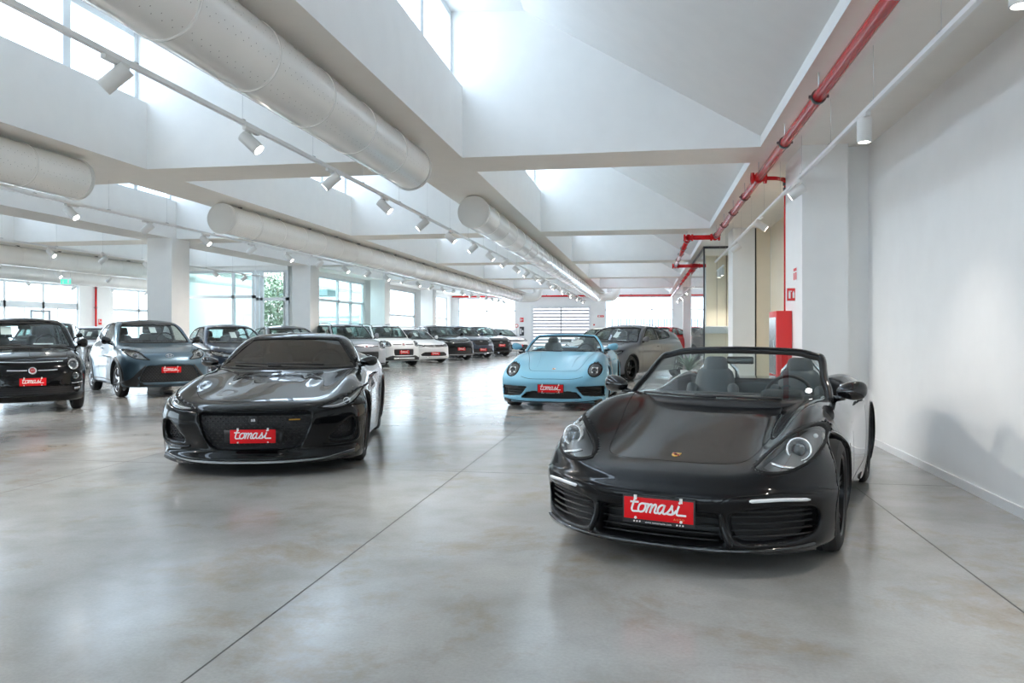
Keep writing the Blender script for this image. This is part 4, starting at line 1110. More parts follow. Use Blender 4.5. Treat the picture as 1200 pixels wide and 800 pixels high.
def build_roadster(kind='718'):
    """mid-engined roadster (718) or the rear-engined cabriolet (911); roof down"""
    A = kind == '718'
    s = dict(L=4.38 if A else 4.52, W=.90 if A else .925, zmax=1.02, crown=.045, xf=.67 if A else .69, sf=.16 if A else .155, cf=.52 if A else .40, pf=3.0 if A else 3.4, cr=.3, pr=3.,
             kts=.15, kf=.09, flare=.007)
    if A:
        s.update(zt=[(0, .48), (.15, .53), (.4, .58), (.8, .650), (1.2, .725), (1.5, .78), (1.7, .81), (2.0, .845), (2.6, .87), (3.1, .90), (3.6, .90), (4.0, .86), (4.38, .78)],
                 fen=[(0, .0), (.2, .04), (.5, .125), (.75, .165), (.95, .172), (1.3, .14), (1.7, .07), (2.1, .02), (2.8, .01), (3.3, .065), (3.7, .03), (4.38, 0)],
                 wp=[(0, .86), (.3, .88), (.93, .90), (1.5, .885), (2.2, .875), (2.8, .885), (3.4, .905), (4.0, .89), (4.38, .84)],
                 ws=[(0, -.08), (.15, -.035), (.3, -.006), (.5, 0), (.65, -.008), (.8, -.035), (.95, -.09), (1.2, -.2)],
                 yf=[(0, .30), (.1, .10), (.15, .03), (.20, .02), (.30, .03), (.38, .008), (.435, .0), (.455, .008), (.475, .032), (.50, .05), (.56, .075), (.65, .14), (.8, .32), (1.0, .6)],
                 yr=[(0, .3), (.2, .1), (.5, 0), (.8, .08), (1.1, .3)], zb=[(0, .13), (.5, .12), (4, .14), (4.38, .2)],
                 arch=[(.93, .335, .372), (3.405, .335, .375)])
    else:
        s.update(zt=[(0, .52), (.15, .60), (.4, .675), (.8, .765), (1.2, .85), (1.5, .91), (1.7, .945), (2.0, .95), (2.6, .95), (3.1, 1.0), (3.6, 1.0), (4.0, .93), (4.52, .80)],
                 fen=[(0, .0), (.2, .035), (.5, .085), (.75, .105), (.95, .10), (1.3, .07), (1.7, .02), (2.1, 0), (2.8, .0), (3.5, .03), (4.52, 0)],
                 wp=[(0, .90), (.3, .91), (.95, .925), (1.5, .905), (2.2, .885), (2.8, .91), (3.5, .94), (4.1, .92), (4.52, .86)],
                 ws=[(0, -.07), (.15, -.03), (.3, -.006), (.5, 0), (.65, -.008), (.8, -.04), (.95, -.10), (1.2, -.2)],
                 yf=[(0, .30), (.1, .08), (.16, .02), (.22, .02), (.34, .03), (.42, .0), (.50, .0), (.56, .03), (.64, .10), (.8, .28), (1.0, .6)],
                 yr=[(0, .3), (.2, .1), (.5, 0), (.8, .08), (1.1, .3)], zb=[(0, .12), (.5, .12), (4, .14), (4.52, .2)],
                 arch=[(.97, .34, .375), (3.42, .35, .39)], bumps=[(.30, .10, 1.0, .5, .008)])
    s['gh'] = dict(zbelt=.80 if A else .9, zr=[(0, 2), (5, 2)], wg=[(0, .80), (5, .80)], yb=[(0, 4), (2, 4)], tumble=.35, wcurve=.42,
                   yw=[(.55, 1.05), (.65, 1.24), (.79, 1.49), (.95, 1.77), (1.15, 2.19), (1.3, 2.52)] if A else [(.7, 1.30), (.8, 1.46), (.9, 1.62), (1.05, 1.88), (1.22, 2.20), (1.3, 2.40)])
    s['open'] = [(-.1, 1.93), (.58, 2.0), (.69, 2.2), (.71, 2.5), (.69, 2.95), (.60, 3.08), (-.1, 3.1)]
    car = Car(s)
    if A:
        lamp = crom([(.470, .560), (.56, .548), (.67, .562), (.76, .61), (.80, .675), (.79, .735), (.74, .765), (.665, .745), (.585, .685), (.515, .615)], 5, True, (0,))
        inn = crom([(.40, .345), (.55, .372), (.71, .375), (.785, .36), (.80, .29), (.77, .225), (.66, .195), (.50, .185), (.42, .20), (.385, .27)], 5)
        mid = crom([(0, .155), (.20, .155), (.335, .165), (.365, .20), (.345, .26), (.325, .325), (.28, .34), (0, .34)], 5, False)
        mid = mid + [(-p[0], p[1]) for p in reversed(mid[1:-1])]
        car.carves = [dict(pr='F', poly=lamp, d=.06), dict(pr='F', poly=inn, d=.10, soft=.018), dict(pr='F', poly=mid, d=.12, soft=.018)]
    else:
        lamp = [(.705 + .110 * math.cos(a), .668 + .106 * math.sin(a)) for a in np.linspace(0, 2 * math.pi, 41)[:-1]]
        inn = crom([(.44, .40), (.60, .405), (.84, .405), (.86, .385), (.855, .25), (.83, .235), (.60, .245), (.52, .26), (.42, .385)], 4)
        mid = crom([(0, .20), (.25, .20), (.50, .205), (.51, .22), (.42, .295), (.40, .31), (0, .33)], 4, False); mid = mid + [(-p[0], p[1]) for p in reversed(mid[1:-1])]
        car.carves = [dict(pr='F', poly=lamp, d=.055), dict(pr='F', poly=inn, d=.09), dict(pr='F', poly=mid, d=.1)]
    root = car_root('roadster' if A else 'cabriolet', 'glossy black open roadster with gold shield badge, large in the right foreground' if A else 'light blue open cabriolet with round headlights, behind and left of the black roadster')
    body = car.mesh('body', .012 * FINE if A else .024 * FINE, M['p_black'] if A else M['p_skyblue'], M['trim'], root)
    # lamps
    def extra(o, sd):
        if A:
            P, N = car.project(seg_between((.56, .60), (.70, .575), 8), 'F', -.012); mb = MB(); mb.tube([(p[0] * sd, p[1], p[2]) for p in P], .010, 8); mb.build('light_bar', M['lampsilver'], o, True)
            P, N = car.project([(.745, .60), (.76, .72)], 'F', -.015)
            mb = MB()
            for p in P: mb.lathe([(-.01, .0005), (-.006, .012), (.0, .014)], c=(p[0] * sd, p[1], p[2]), axis='y', n=12)
            mb.build('marker_lamp', M['lampwhite'], o, True)
        else:
            sphere_bits(car, o, [(.665, .705), (.745, .705), (.665, .635), (.745, .635)], 'F', .016, M['lampwhite'], 'light_dot', sd, -.006)
    lamp_unit(car, root, lamp, None, (.695, .672) if A else (.705, .668), 'lampgrey' if A else 'lampdark', bowl=(.058, .036) if A else (.05, .034), extra=extra)
    # intakes
    if A:
        for sd in (1, -1):
            g_ = patch(car, 'air_intake', inn, 'F', M['mesh'], root, -.085, .03, 0, (sd,))[0]
            slats(car, 'intake_slat', [.225, .258, .291, .324, .35], .405, .785, M['mesh'], g_, -.025, .0065, (sd,))
            b = ribbon(car, 'daytime_lamp', crom([(.49, .420), (.57, .424), (.66, .424), (.765, .414)], 5, False), 'F', [.006] + [.017] * 14 + [.006], M['lampwhite'], root, .007, False, (sd,), .004)[0]
            # blade between the intakes
            P, N = car.project(crom([(.345, .35), (.355, .28), (.375, .22), (.40, .175)], 4, False), 'F', .006); mb = MB()
            mb.tube([(p[0] * sd, p[1], p[2]) for p in P], [.010, .013, .015, .017, .018, .019, .019, .019, .018, .018, .017, .016, .014][:len(P)], 10); mb.build('bumper_blade', M['p_black'], root, True)
        g_ = patch(car, 'lower_grille', mid, 'F', M['mesh'], root, -.10, .03, 0)[0]
        slats(car, 'grille_slat', [.20, .235, .27, .305], -.34, .34, M['mesh'], g_, -.045, .006, (1,))
        poke(car, root, 'F', [(-.78, .165), (-.6, .148), (-.3, .135), (0, .132), (.3, .135), (.6, .148), (.78, .165)], .03, M['gloss'], 'front_lip', .018)
        poke(car, root, 'F', [(0, .395), (.3, .402), (.42, .44), (.62, .452), (.80, .445)], .005, M['seam'], 'panel_gap', .0008, (1, -1))
        seams(car, root, [('T', [(0, .315), (.2, .325), (.36, .37), (.43, .47), (.475, .7), (.545, 1.1), (.62, 1.5), (.66, 1.66)], (1, -1)),
                          ('S', [(1.82, .28), (1.80, .5), (1.86, .85), (1.95, .93)], (1, -1)), ('S', [(2.98, .93), (2.96, .7), (2.88, .4), (2.75, .28), (1.82, .28)], (1, -1)),
                          ('S', [(.52, .44), (.40, .47)], (1, -1))])
        crest(root, car, .43)
        car_plate(car, root, .35, .03, .03, .385, .118)
    else:
        for sd in (1, -1):
            g_ = patch(car, 'air_intake', inn, 'F', M['mesh'], root, -.075, .04, 0, (sd,))[0]
            slats(car, 'intake_slat', [.275, .315, .355], .47, .84, M['gloss'], g_, -.02, .008, (sd,))
            ribbon(car, 'daytime_lamp', [(.56, .385), (.70, .388), (.83, .386)], 'F', .018, M['lampdark'], root, -.006, False, (sd,))
        patch(car, 'lower_grille', mid, 'F', M['mesh'], root, -.085, .04, 0)
        poke(car, root, 'F', [(-.82, .165), (-.6, .135), (-.3, .125), (0, .125), (.3, .125), (.6, .135), (.82, .165)], .05, M['gloss'], 'front_lip', .022)
        seams(car, root, [('T', [(0, .27), (.30, .29), (.40, .36), (.46, .6), (.52, 1.0), (.60, 1.4), (.66, 1.66)], (1, -1)), ('S', [(1.85, .28), (1.82, .5), (1.88, .85), (1.95, .94)], (1, -1)), ('S', [(2.98, .95), (2.96, .7), (2.88, .4), (2.75, .28)], (1, -1)),
                          ('F', [(.0, .525), (.35, .525), (.52, .56)], (1, -1))])
        for sd in (1, -1): ribbon(car, 'bonnet_crease', crom([(.30, .5), (.31, .9), (.35, 1.3), (.40, 1.6)], 6, False), 'T', .01, M['p_skyblue'], root, .003, False, (sd,), .006)
        crest(root, car, .40)
        car_plate(car, root, .37, 0, .02, .42, .125)
    # windscreen: glass sheet + frame on the windscreen surface
    g = s['gh']; zt_ = 1.145 if A else 1.215
    wf = lambda x, y, z: (car.yw(z) + g['wcurve'] * np.abs(x) ** 2.2 - y)
    D_ = -.105 if A else 0
    half = [(.0, .915 + D_), (.4, .915 + D_), (.66, .915 + D_), (.725, .93 + D_), (.705, 1.0 + D_), (.665, 1.08 + D_), (.61 + .01 * A, 1.155 - .05 * A), (.55 + .005 * A, zt_ - .015 * A), (.46 - .01 * A, zt_ + .010), (.25, zt_ + .022), (0, zt_ + .026)]
    hs = crom(half, 4, False); outl = hs + [(-p[0], p[1]) for p in reversed(hs[1:-1])]
    patch(car, 'windscreen', outl, 'F', M['glassclear'], root, 0, .05, 0, fn=wf)
    fr = crom(half[3:], 5, False); fr = fr + [(-p[0], p[1]) for p in reversed(fr[:-1])]
    P, N = car.project([(a[0] * 1.0, a[1]) for a in fr], 'F', -.0, wf)
    fm = MB(); fm.tube([(p[0], p[1] + .018, p[2]) for p in P], .026, 12); fm.build('windscreen_frame', M['p_black' if A else 'p_skyblue'], root, True)
    ribbon(car, 'windscreen_band', fr, 'F', .05, M['seam'], root, .002, False, (1,), .002, wf)
    bt = [(x_, z_ + D_) for x_, z_ in [(-.72, .925), (-.4, .918), (0, .916), (.4, .918), (.72, .925)]]
    ribbon(car, 'cowl_panel', crom(bt, 5, False), 'F', .035, M['trim'], root, .006, False, (1,), .03, wf)
    # side quarter glass and door glass edge
    mirror(root, .755 if A else .80, 1.80 if A else 1.92, .905 if A else 1.03, M['gloss'] if A else M['p_skyblue'], .10, .075, .065, .01)
    if A: car.green = lambda x, y, z: wf(x, y, z)
    else: car.green = lambda x, y, z: wf(x, y, z)
    wipers(root, car, [((.42, .935 + D_), (-.18, .945 + D_)), ((-.02, .935 + D_), (-.60, .945 + D_))])
    # cabin
    rbox('dashboard', (0, 2.10, .86 + D_), (1.34, .34, .16), .06, M['inner'], root); rbox('centre_console', (0, 2.55, .58), (.20, .9, .30), .05, M['inner'], root)
    rbox('instrument_hood', (.36, 2.08, .945 + D_), (.30, .22, .07), .03, M['inner'], root)
    for sd in (-1, 1):
        b = rbox('seat', (sd * .36, 2.62, .46 + D_), (.50, .52, .16), .06, M['leather'], root)
        rbox('seat_back', (sd * .36, 2.93, .80 + D_), (.50, .15, .62), .07, M['leather'], b, rot=(-.25, 0, 0), taper=(.62, .8))
        rbox('headrest', (sd * .36, 3.01, 1.09 + D_), (.25, .10, .22), .045, M['leather'], b, rot=(-.2, 0, 0), taper=(.8, .9))
        for q in (-1, 1): rbox('seat_bolster', (sd * .36 + q * .20, 2.86, .76 + D_), (.09, .14, .42), .04, M['leather'], b, rot=(-.25, q * -.12, 0))
        r = MB(); r.tube([(sd * .36 - .17, 3.16, .80), (sd * .36 - .16, 3.15, .97), (sd * .36 - .09, 3.15, 1.05), (sd * .36 + .09, 3.15, 1.05), (sd * .36 + .16, 3.15, .97), (sd * .36 + .17, 3.16, .80)], .02, 10); r.build('roll_hoop', M['chrome' if A else 'trim'], root, True)
        rbox('door_card', (sd * .735, 2.45, .80 + D_), (.06, 1.0, .26), .025, M['inner'], root)
    st = MB(); R = .18; st.tube([(R * math.cos(a), 0, R * math.sin(a)) for a in np.linspace(0, 2 * math.pi, 33)[:-1]], .014, 8, closed=True); o = st.build('steering_wheel', M['trim'], root, True)
    h = MB(); h.lathe([(-.02, .001), (-.02, .055), (.02, .055), (.02, .001)], axis='y', n=16)
    for a in (0, math.pi, -math.pi / 2): h.tube([(.04 * math.cos(a), 0, .04 * math.sin(a)), (R * math.cos(a), 0, R * math.sin(a))], .013, 6)
    h.build('steering_hub', M['trim'], o, True); o.location = (.36, 2.36, .90 + D_); o.rotation_euler = (-.35, 0, 0)
    rbox('rear_mirror', (0, car.yw(np.array([1.16]))[0] + .09, 1.14 + D_ * .5), (.21, .03, .06), .012, M['gloss'], root)
    rbox('rear_bulkhead', (0, 3.14, .80 + D_ * .6), (1.30, .10, .30), .04, M['leather'], root)
    wheels(root, car, .335 if A else .345, .245 if A else .255, .245, (5, 'double', M['rimdark']) if A else (10, 'plain', M['rimdark']), lip=M['p_black' if A else 'p_skyblue'], lipw=.008)
    if not A:
        for sd in (1, -1): pass
    handle(car, root, 2.72, .76, M['p_black' if A else 'p_skyblue'])
    return root, car
def place(root, x, y, fwd):
    """nose at (x, y) on the floor, fwd = direction the nose points"""
    root.location = (x, y, 0); root.rotation_euler = (0, 0, math.atan2(-fwd[1], -fwd[0]) - math.pi / 2); return root

def build_closed(P):
    """any closed car from its profile sheet"""
    s = dict(P['body']); s['gh'] = P['gh']; s['arch'] = P['arch']; car = Car(s)
    root = car_root(P['name'], P['label'], 'car', P.get('group'))
    for gr in P.get('grilles', []): car.carves.append(dict(pr='F', poly=gr['o'], d=gr.get('d', .06), soft=gr.get('soft')))
    for lp in P.get('lamps', []): car.carves.append(dict(pr=lp.get('pr', 'F'), poly=lp['o'], d=.05, lim=1.5))
    for v in P.get('vents', []): car.carves.append(dict(pr='T', poly=v, d=.03))
    gh = glasshouse(car, root, P['front'], P['side'], P.get('rear'), P.get('glass', 'glass'), P.get('gm', .07), mside=P.get('sglass'))
    pm = M[P['paint']]; car.mesh('body', P.get('h', .028) * FINE, pm, M['inner' if P.get('light_in') else 'trim'], root)
    gh()
    for lp in P.get('lamps', []):
        lamp_unit(car, root, lp['o'], None, lp['c'], lp.get('house', 'lampgrey'), g=.03, bowl=lp.get('bowl', (.05, .034)), name=lp.get('name', 'headlight'), extra=(lambda o, sd, lp=lp: lp['x'](car, o, sd)) if lp.get('x') else None, seal=lp.get('seal', True), seal_w=lp.get('sw', .014))
    for gr in P.get('grilles', []):
        sds = (1, -1) if gr.get('pair') else (1,)
        for sd in sds:
            g_ = patch(car, gr.get('name', 'grille'), gr['o'], 'F', M[gr.get('m', 'mesh')], root, -gr.get('d', .06) + .012, .05, 0, (sd,))[0]
            xs = [p[0] for p in gr['o']]; x0, x1 = (min(xs) + .02, max(xs) - .02)
            if gr.get('slats'): 
                for z in gr['slats']:
                    # clip the bar to the opening
                    t = np.linspace(x0, x1, 41); ok = t[polysd(t, np.full(41, z), gr['o']) < -.012]
                    if len(ok) > 1: slats(car, 'grille_bar', [z], ok[0], ok[-1], M[gr.get('sm', 'trim')], g_, gr.get('so', -.02), gr.get('sr', .006), (sd,))
            if gr.get('mesh'):
                mb = MB(); st = gr['mesh']; zz = [p[1] for p in gr['o']]; pts = []; z = min(zz) + st; r_ = 0
                while z < max(zz) - st / 2:
                    x = x0 + (st if r_ % 2 else 0) * .7
                    while x < x1: pts.append((x, z)); x += st * 1.4
                    z += st * .8; r_ += 1
                a = np.array(pts); ok = polysd(a[:, 0], a[:, 1], gr['o']) < -.01; pts = [p for p, k in zip(pts, ok) if k]
                Pp, N = car.project(pts, 'F', gr.get('mo', -.03))
                for p in Pp:
                    w_, h_ = st * .45, st * .24
                    mb.add([(p[0] * sd - w_, p[1], p[2]), (p[0] * sd, p[1], p[2] - h_), (p[0] * sd + w_, p[1], p[2]), (p[0] * sd, p[1], p[2] + h_), (p[0] * sd, p[1] - .008, p[2])], [(0, 1, 4), (1, 2, 4), (2, 3, 4), (3, 0, 4)])
                mb.build('grille_mesh', M['trim'], g_)
            if gr.get('rim'): ribbon(car, 'grille_rim', gr['o'], 'F', gr.get('rw', .014), M[gr['rim']], g_, .004, True, (sd,), .01)
    for v in P.get('vents', []):
        for sd in (1, -1):
            b = patch(car, 'bonnet_vent', v, 'T', M['mesh'], root, -.024, .04, 0, (sd,))[0]
    for (nm, pr, o, m_, off, sd) in P.get('panels', []): patch(car, nm, o, pr, M[m_] if m_ else pm, root, off, .05, off + .004, sd)
    for (nm, pr, ln, w, m_, off, sd) in P.get('strips', []): ribbon(car, nm, crom(ln, 5, False), pr, w, M[m_] if m_ else pm, root, off, False, sd, .006)
    if P.get('seams'): seams(car, root, P['seams'])
    if P.get('emblem'):
        for e in P['emblem']: emblem(root, car, **e)
    if P.get('plate'): car_plate(car, root, P['plate'], P.get('platex', 0), P.get('plateoff', .012), P.get('pw', .385), P.get('ph', .12), P.get('pdetail', 1))
    if P.get('handles'):
        for (y, z) in P['handles']: handle(car, root, y, z, pm)
    a = P['mirror']; mirror(root, a[0], a[1], a[2], M[a[3]] if len(a) > 3 and a[3] else pm, *(a[4] if len(a) > 4 else (.09, .07, .075, .02)))
    c_ = P['cabin']; cabin(root, c_[0], c_[1], c_[2], c_[3], c_[4], M[P.get('seatm', 'cloth')], c_[5] if len(c_) > 5 else None)
    y_ = float(car.yw(np.array([P['mz']]))[0]); rbox('rear_mirror', (0, y_ + .14, P['mz'] - .02), (.20, .03, .06), .012, M['trim'], root)
    if P.get('wip'): wipers(root, car, P['wip'])
    w = P['wheel']; wheels(root, car, w[0], w[1], w[2], w[3], lip=M[P['lip']] if P.get('lip') else None, lipw=P.get('lipw', .014))
    if P.get('rails'):
        y0, y1, x = P['rails']
        for sd in (1, -1):
            t = np.linspace(y0, y1, 12); Pp, N = car.project([(x, v) for v in t], 'T', 0); r = MB()
            r.tube([(p[0] * sd, p[1], p[2] + .045 * math.sin(math.pi * min(1, max(0, k / 11 * 1.0))) ** .4 + .005) for k, p in enumerate(Pp)], .013, 8); r.build('roof_rail', M[P.get('railm', 'trim')], root, True)
    if P.get('papers'):
        for (x, z, w_, h_) in P['papers']:
            y = float(car.yw(np.array([z]))[0]) + P['gh'].get('wcurve', .25) * x * x + .05 + max(0, h_) * .5; sl = float(car.yw.d(np.array([z]))[0]); q = MB()
            q.add([(x - w_ / 2, -h_ / 2 * sl + y, z - h_ / 2), (x + w_ / 2, -h_ / 2 * sl + y, z - h_ / 2), (x + w_ / 2, h_ / 2 * sl + y, z + h_ / 2), (x - w_ / 2, h_ / 2 * sl + y, z + h_ / 2)], [(0, 1, 2, 3)]); q.build('info_sheet', M['paper'], root)
    return root, car

def wsc(wb, z0, wt, z1, r=.0):
    """windscreen / rear window outline: base half-width, base z, top half-width, top z"""
    h = [(0, z0), (wb * .6, z0 + .002), (wb - .03, z0 + .008), (wb, z0 + .03), (wb + (wt - wb) * .5, (z0 + z1) / 2), (wt, z1 - .045), (wt - .05, z1 - .012), (wt * .5, z1), (0, z1 + .004)]
    c_ = crom(h, 4, False); return c_ + [(-p[0], p[1]) for p in reversed(c_[1:-1])]
def half_o(pts, n=4, corners=()):
    c_ = crom(pts, n, False); return c_ + [(-p[0], p[1]) for p in reversed(c_[1:-1])]
def circ(x, z, r, n=28, sx=1.): return [(x + r * sx * math.cos(a), z + r * math.sin(a)) for a in np.linspace(0, 2 * math.pi, n + 1)[:-1]]

def led_bar(pts, r=.008, m='lampwhite'):
    def f(car, o, sd):
        P, N = car.project(crom(pts, 4, False), 'F', -.008); mb = MB(); mb.tube([(p[0] * sd, p[1], p[2]) for p in P], r, 8); mb.build('light_bar', M[m], o, True)
    return f
WSTD = [(0, -.06), (.2, -.025), (.4, -.003), (.6, 0), (.8, -.015), (1.0, -.06), (1.3, -.2)]

COUPE = dict(name='coupe', label='low glossy black coupe with tinted windscreen and wide grille, left of centre', paint='p_black2', h=.0175,
    body=dict(L=4.47, W=.955, zmax=1.34, crown=.035, xf=.74, sf=.16, cf=.46, pf=2.8, cr=.3, pr=3., kts=.14, kf=.07, flare=.015,
        zt=[(0, .60), (.12, .645), (.3, .685), (.6, .725), (1.0, .775), (1.4, .825), (1.7, .87), (1.9, .90), (2.4, .93), (3, .96), (3.6, .97), (4.1, .95), (4.47, .88)],
        fen=[(0, 0), (.3, .01), (.6, .05), (.95, .085), (1.4, .07), (1.9, .02), (2.6, .0), (3.2, .04), (3.7, .05), (4.47, 0)], bumps=[(0., .30, 1.0, .7, .022), (.36, .085, 1.25, .26, .03)],
        wp=[(0, .90), (.3, .93), (.95, .96), (1.6, .93), (2.3, .91), (3, .935), (3.55, .965), (4.1, .94), (4.47, .88)], ws=WSTD,
        yf=[(0, .26), (.08, .10), (.13, .0), (.17, -.01), (.21, .03), (.32, .025), (.45, .0), (.58, .015), (.66, .06), (.74, .16), (.9, .5)], yr=[(0, .3), (.3, .05), (.6, 0), (.9, .06), (1.2, .3)], zb=[(0, .12), (4, .13), (4.47, .2)]),
    gh=dict(zbelt=.90, zr=[(1.2, 1.10), (1.8, 1.20), (2.3, 1.285), (2.65, 1.305), (3.0, 1.285), (3.6, 1.17), (4.1, 1.03), (4.5, .93)], wg=[(1.2, .80), (2.4, .80), (3.3, .73), (4.0, .60), (4.5, .5)], yw=[(.7, 1.32), (.85, 1.62), (1.0, 1.92), (1.15, 2.22), (1.27, 2.5), (1.4, 2.9)],
        yb=[(.6, 4.5), (.9, 4.4), (1.1, 4.2), (1.3, 3.9)], tumble=.52, wcurve=.32, crown=.045, cab=(1.9, 3.6), k1=.12),
    arch=[(.90, .345, .375), (3.52, .35, .385)], front=wsc(.735, .905, .53, 1.235), side=[crom([(2.08, .955), (2.22, 1.02), (2.6, 1.17), (3.0, 1.19), (3.35, 1.12), (3.55, 1.0), (3.4, .96)], 4)], rear=None, glass='glassdark', sglass='glassdark',
    lamps=[dict(o=crom([(.55, .612), (.68, .600), (.81, .625), (.885, .685), (.905, .75), (.87, .745), (.79, .695), (.67, .650)], 4, True, (0, 4)), c=(.80, .665), bowl=(.026, .018), house='lampgrey', x=led_bar([(.60, .622), (.72, .632), (.82, .672), (.885, .733)], .006), sw=.010)],
    grilles=[dict(o=half_o([(0, .245), (.26, .245), (.37, .26), (.43, .315), (.485, .46), (.50, .55), (.46, .58), (.25, .588), (0, .59)]), d=.07, mesh=.035, soft=.02, name='radiator_grille'),
             dict(o=crom([(.845, .50), (.79, .47), (.70, .39), (.645, .325), (.70, .305), (.83, .315), (.865, .37), (.87, .47)], 4), d=.06, mesh=.025, pair=True, name='air_intake', soft=.015)],
    vents=[crom([(.26, 1.20), (.40, 1.16), (.44, 1.26), (.30, 1.34)], 4, True, (0, 1, 2, 3))],
    panels=[('number_backing', 'F', [(-.26, .315), (.26, .315), (.26, .425), (-.26, .425)], 'trim', .004, (1,))],
    strips=[('front_lip', 'F', [(-.86, .17), (-.6, .135), (-.3, .125), (0, .122), (.3, .125), (.6, .135), (.86, .17)], .035, 'gloss', .02, (1,)), ('lip_edge', 'F', [(-.86, .188), (-.6, .154), (-.3, .145), (0, .142), (.3, .145), (.6, .154), (.86, .188)], .004, 'lampgrey', .022, (1,)),
            ('intake_blade', 'F', [(.60, .27), (.70, .255), (.82, .26), (.895, .30), (.905, .39), (.895, .50)], .014, None, .012, (1, -1)), ('model_badge', 'F', [(.31, .515), (.41, .515)], .012, 'gold', -.02, (1,))],
    seams=[('T', [(0, .19), (.3, .215), (.5, .31), (.62, .5), (.70, .9), (.74, 1.4), (.76, 1.8)], (1, -1)), ('S', [(1.75, .3), (1.72, .6), (1.9, .9)], (1, -1)), ('S', [(3.0, .93), (2.98, .6), (2.8, .3)], (1, -1))],
    emblem=[dict(z=.515, r=.038, kind='round', m1='trim', m2='trim')], plate=.372, plateoff=.02, pw=.40, ph=.122, pdetail=1, mirror=(.77, 1.98, .975, 'gloss', (.10, .065, .055, .02)), cabin=(2.15, .83, 1.3, 2.85, .40), mz=1.19,
    wip=[((.40, .925), (-.22, .945)), ((-.06, .925), (-.60, .95))], wheel=(.345, .25, .25, (5, 'y', M['rimdark'])), handles=[(2.75, .80)])

CITY = dict(name='city_car', label='black retro city car with round lamps and round red badge, at left edge', paint='p_black2', h=.022, light_in=True,
    body=dict(L=3.57, W=.815, zmax=1.5, crown=.05, xf=.6, sf=.18, cf=.34, pf=3., cr=.3, pr=3., kts=.17, kf=.14, flare=.02,
        zt=[(0, .66), (.1, .77), (.3, .865), (.6, .935), (.9, .985), (1.1, 1.0), (1.5, 1.0), (3.0, 1.02), (3.4, .98), (3.57, .9)], fen=[(0, 0), (.4, .0), (.8, .0), (3.5, 0)],
        wp=[(0, .74), (.3, .78), (.7, .812), (1.5, .815), (2.6, .825), (3.2, .80), (3.57, .72)], ws=WSTD,
        yf=[(0, .22), (.14, .06), (.22, .0), (.38, .0), (.52, .015), (.7, .04), (.85, .12), (1.0, .3)], yr=[(0, .2), (.3, .02), (.6, 0), (.9, .05), (1.2, .2)], zb=[(0, .17), (3.57, .2)]),
    gh=dict(zbelt=.98, zr=[(.6, 1.36), (1.4, 1.455), (1.9, 1.488), (2.6, 1.47), (3.2, 1.40), (3.6, 1.3)], wg=[(.8, .745), (1.8, .755), (3.4, .69)], yw=[(.8, .80), (.95, .98), (1.15, 1.22), (1.35, 1.48), (1.5, 1.75)], yb=[(.8, 3.56), (1.1, 3.47), (1.35, 3.25), (1.5, 3.0)], tumble=.30, wcurve=.22, crown=.05, cab=(1.1, 3.2), k1=.14),
    arch=[(.70, .295, .335), (3.0, .295, .335)], front=wsc(.66, .995, .545, 1.395), side=[crom([(1.38, 1.02), (1.45, 1.12), (1.72, 1.33), (1.95, 1.40), (2.4, 1.40), (2.42, 1.02)], 4, True, (0, 4, 5)), crom([(2.5, 1.03), (2.5, 1.38), (2.8, 1.34), (3.05, 1.15), (2.95, 1.05)], 4, True, (0, 1))], rear=wsc(.55, 1.08, .48, 1.36), glass='glassclear',
    lamps=[dict(o=circ(.60, .745, .098), c=(.60, .745), bowl=(.07, .045), house='lampsilver', sw=.018), dict(o=circ(.632, .56, .062), c=(.632, .56), bowl=(.042, .03), house='lampsilver', name='lower_lamp')],
    grilles=[dict(o=half_o([(0, .295), (.45, .295), (.63, .31), (.66, .36), (.60, .40), (.4, .41), (0, .41)]), d=.05, slats=[.32, .345, .37, .39], name='lower_grille')],
    strips=[('chrome_whisker', 'F', [(.075, .655), (.2, .655), (.35, .66)], .014, 'chrome', .006, (1, -1)), ('bumper_chrome', 'F', [(.56, .445), (.66, .45), (.73, .46)], .012, 'chrome', .006, (1, -1)), ('bonnet_seam', 'F', [(-.44, .79), (-.2, .782), (0, .78), (.2, .782), (.44, .79)], .012, 'chrome', .003, (1,)),
            ('fog_chrome', 'F', [(.60, .36), (.69, .37)], .03, 'chrome', .004, (1, -1))],
    seams=[('T', [(0, .15), (.3, .17), (.47, .26), (.55, .6), (.6, .95)], (1, -1)), ('S', [(1.3, .3), (1.25, .7), (1.33, 1.0)], (1, -1)), ('S', [(2.46, 1.02), (2.44, .6), (2.35, .3), (1.3, .3)], (1, -1)), ('T', [(-.02, .3), (.0, .6), (.02, .95)], (1,))],
    emblem=[dict(z=.655, r=.055)], plate=.485, pw=.37, ph=.115, mirror=(.76, 1.32, 1.06), cabin=(1.30, .93, 1.25, 1.95, .52, (2.65, .55)), mz=1.34, papers=[(-.28, 1.27, .16, .13), (.25, 1.045, .30, .03)],
    wip=[((.35, 1.015), (-.25, 1.03)), ((-.1, 1.015), (-.58, 1.03))], wheel=(.295, .18, .205, (8, 'plain', M['rimsilver'])), handles=[(2.25, .88)])

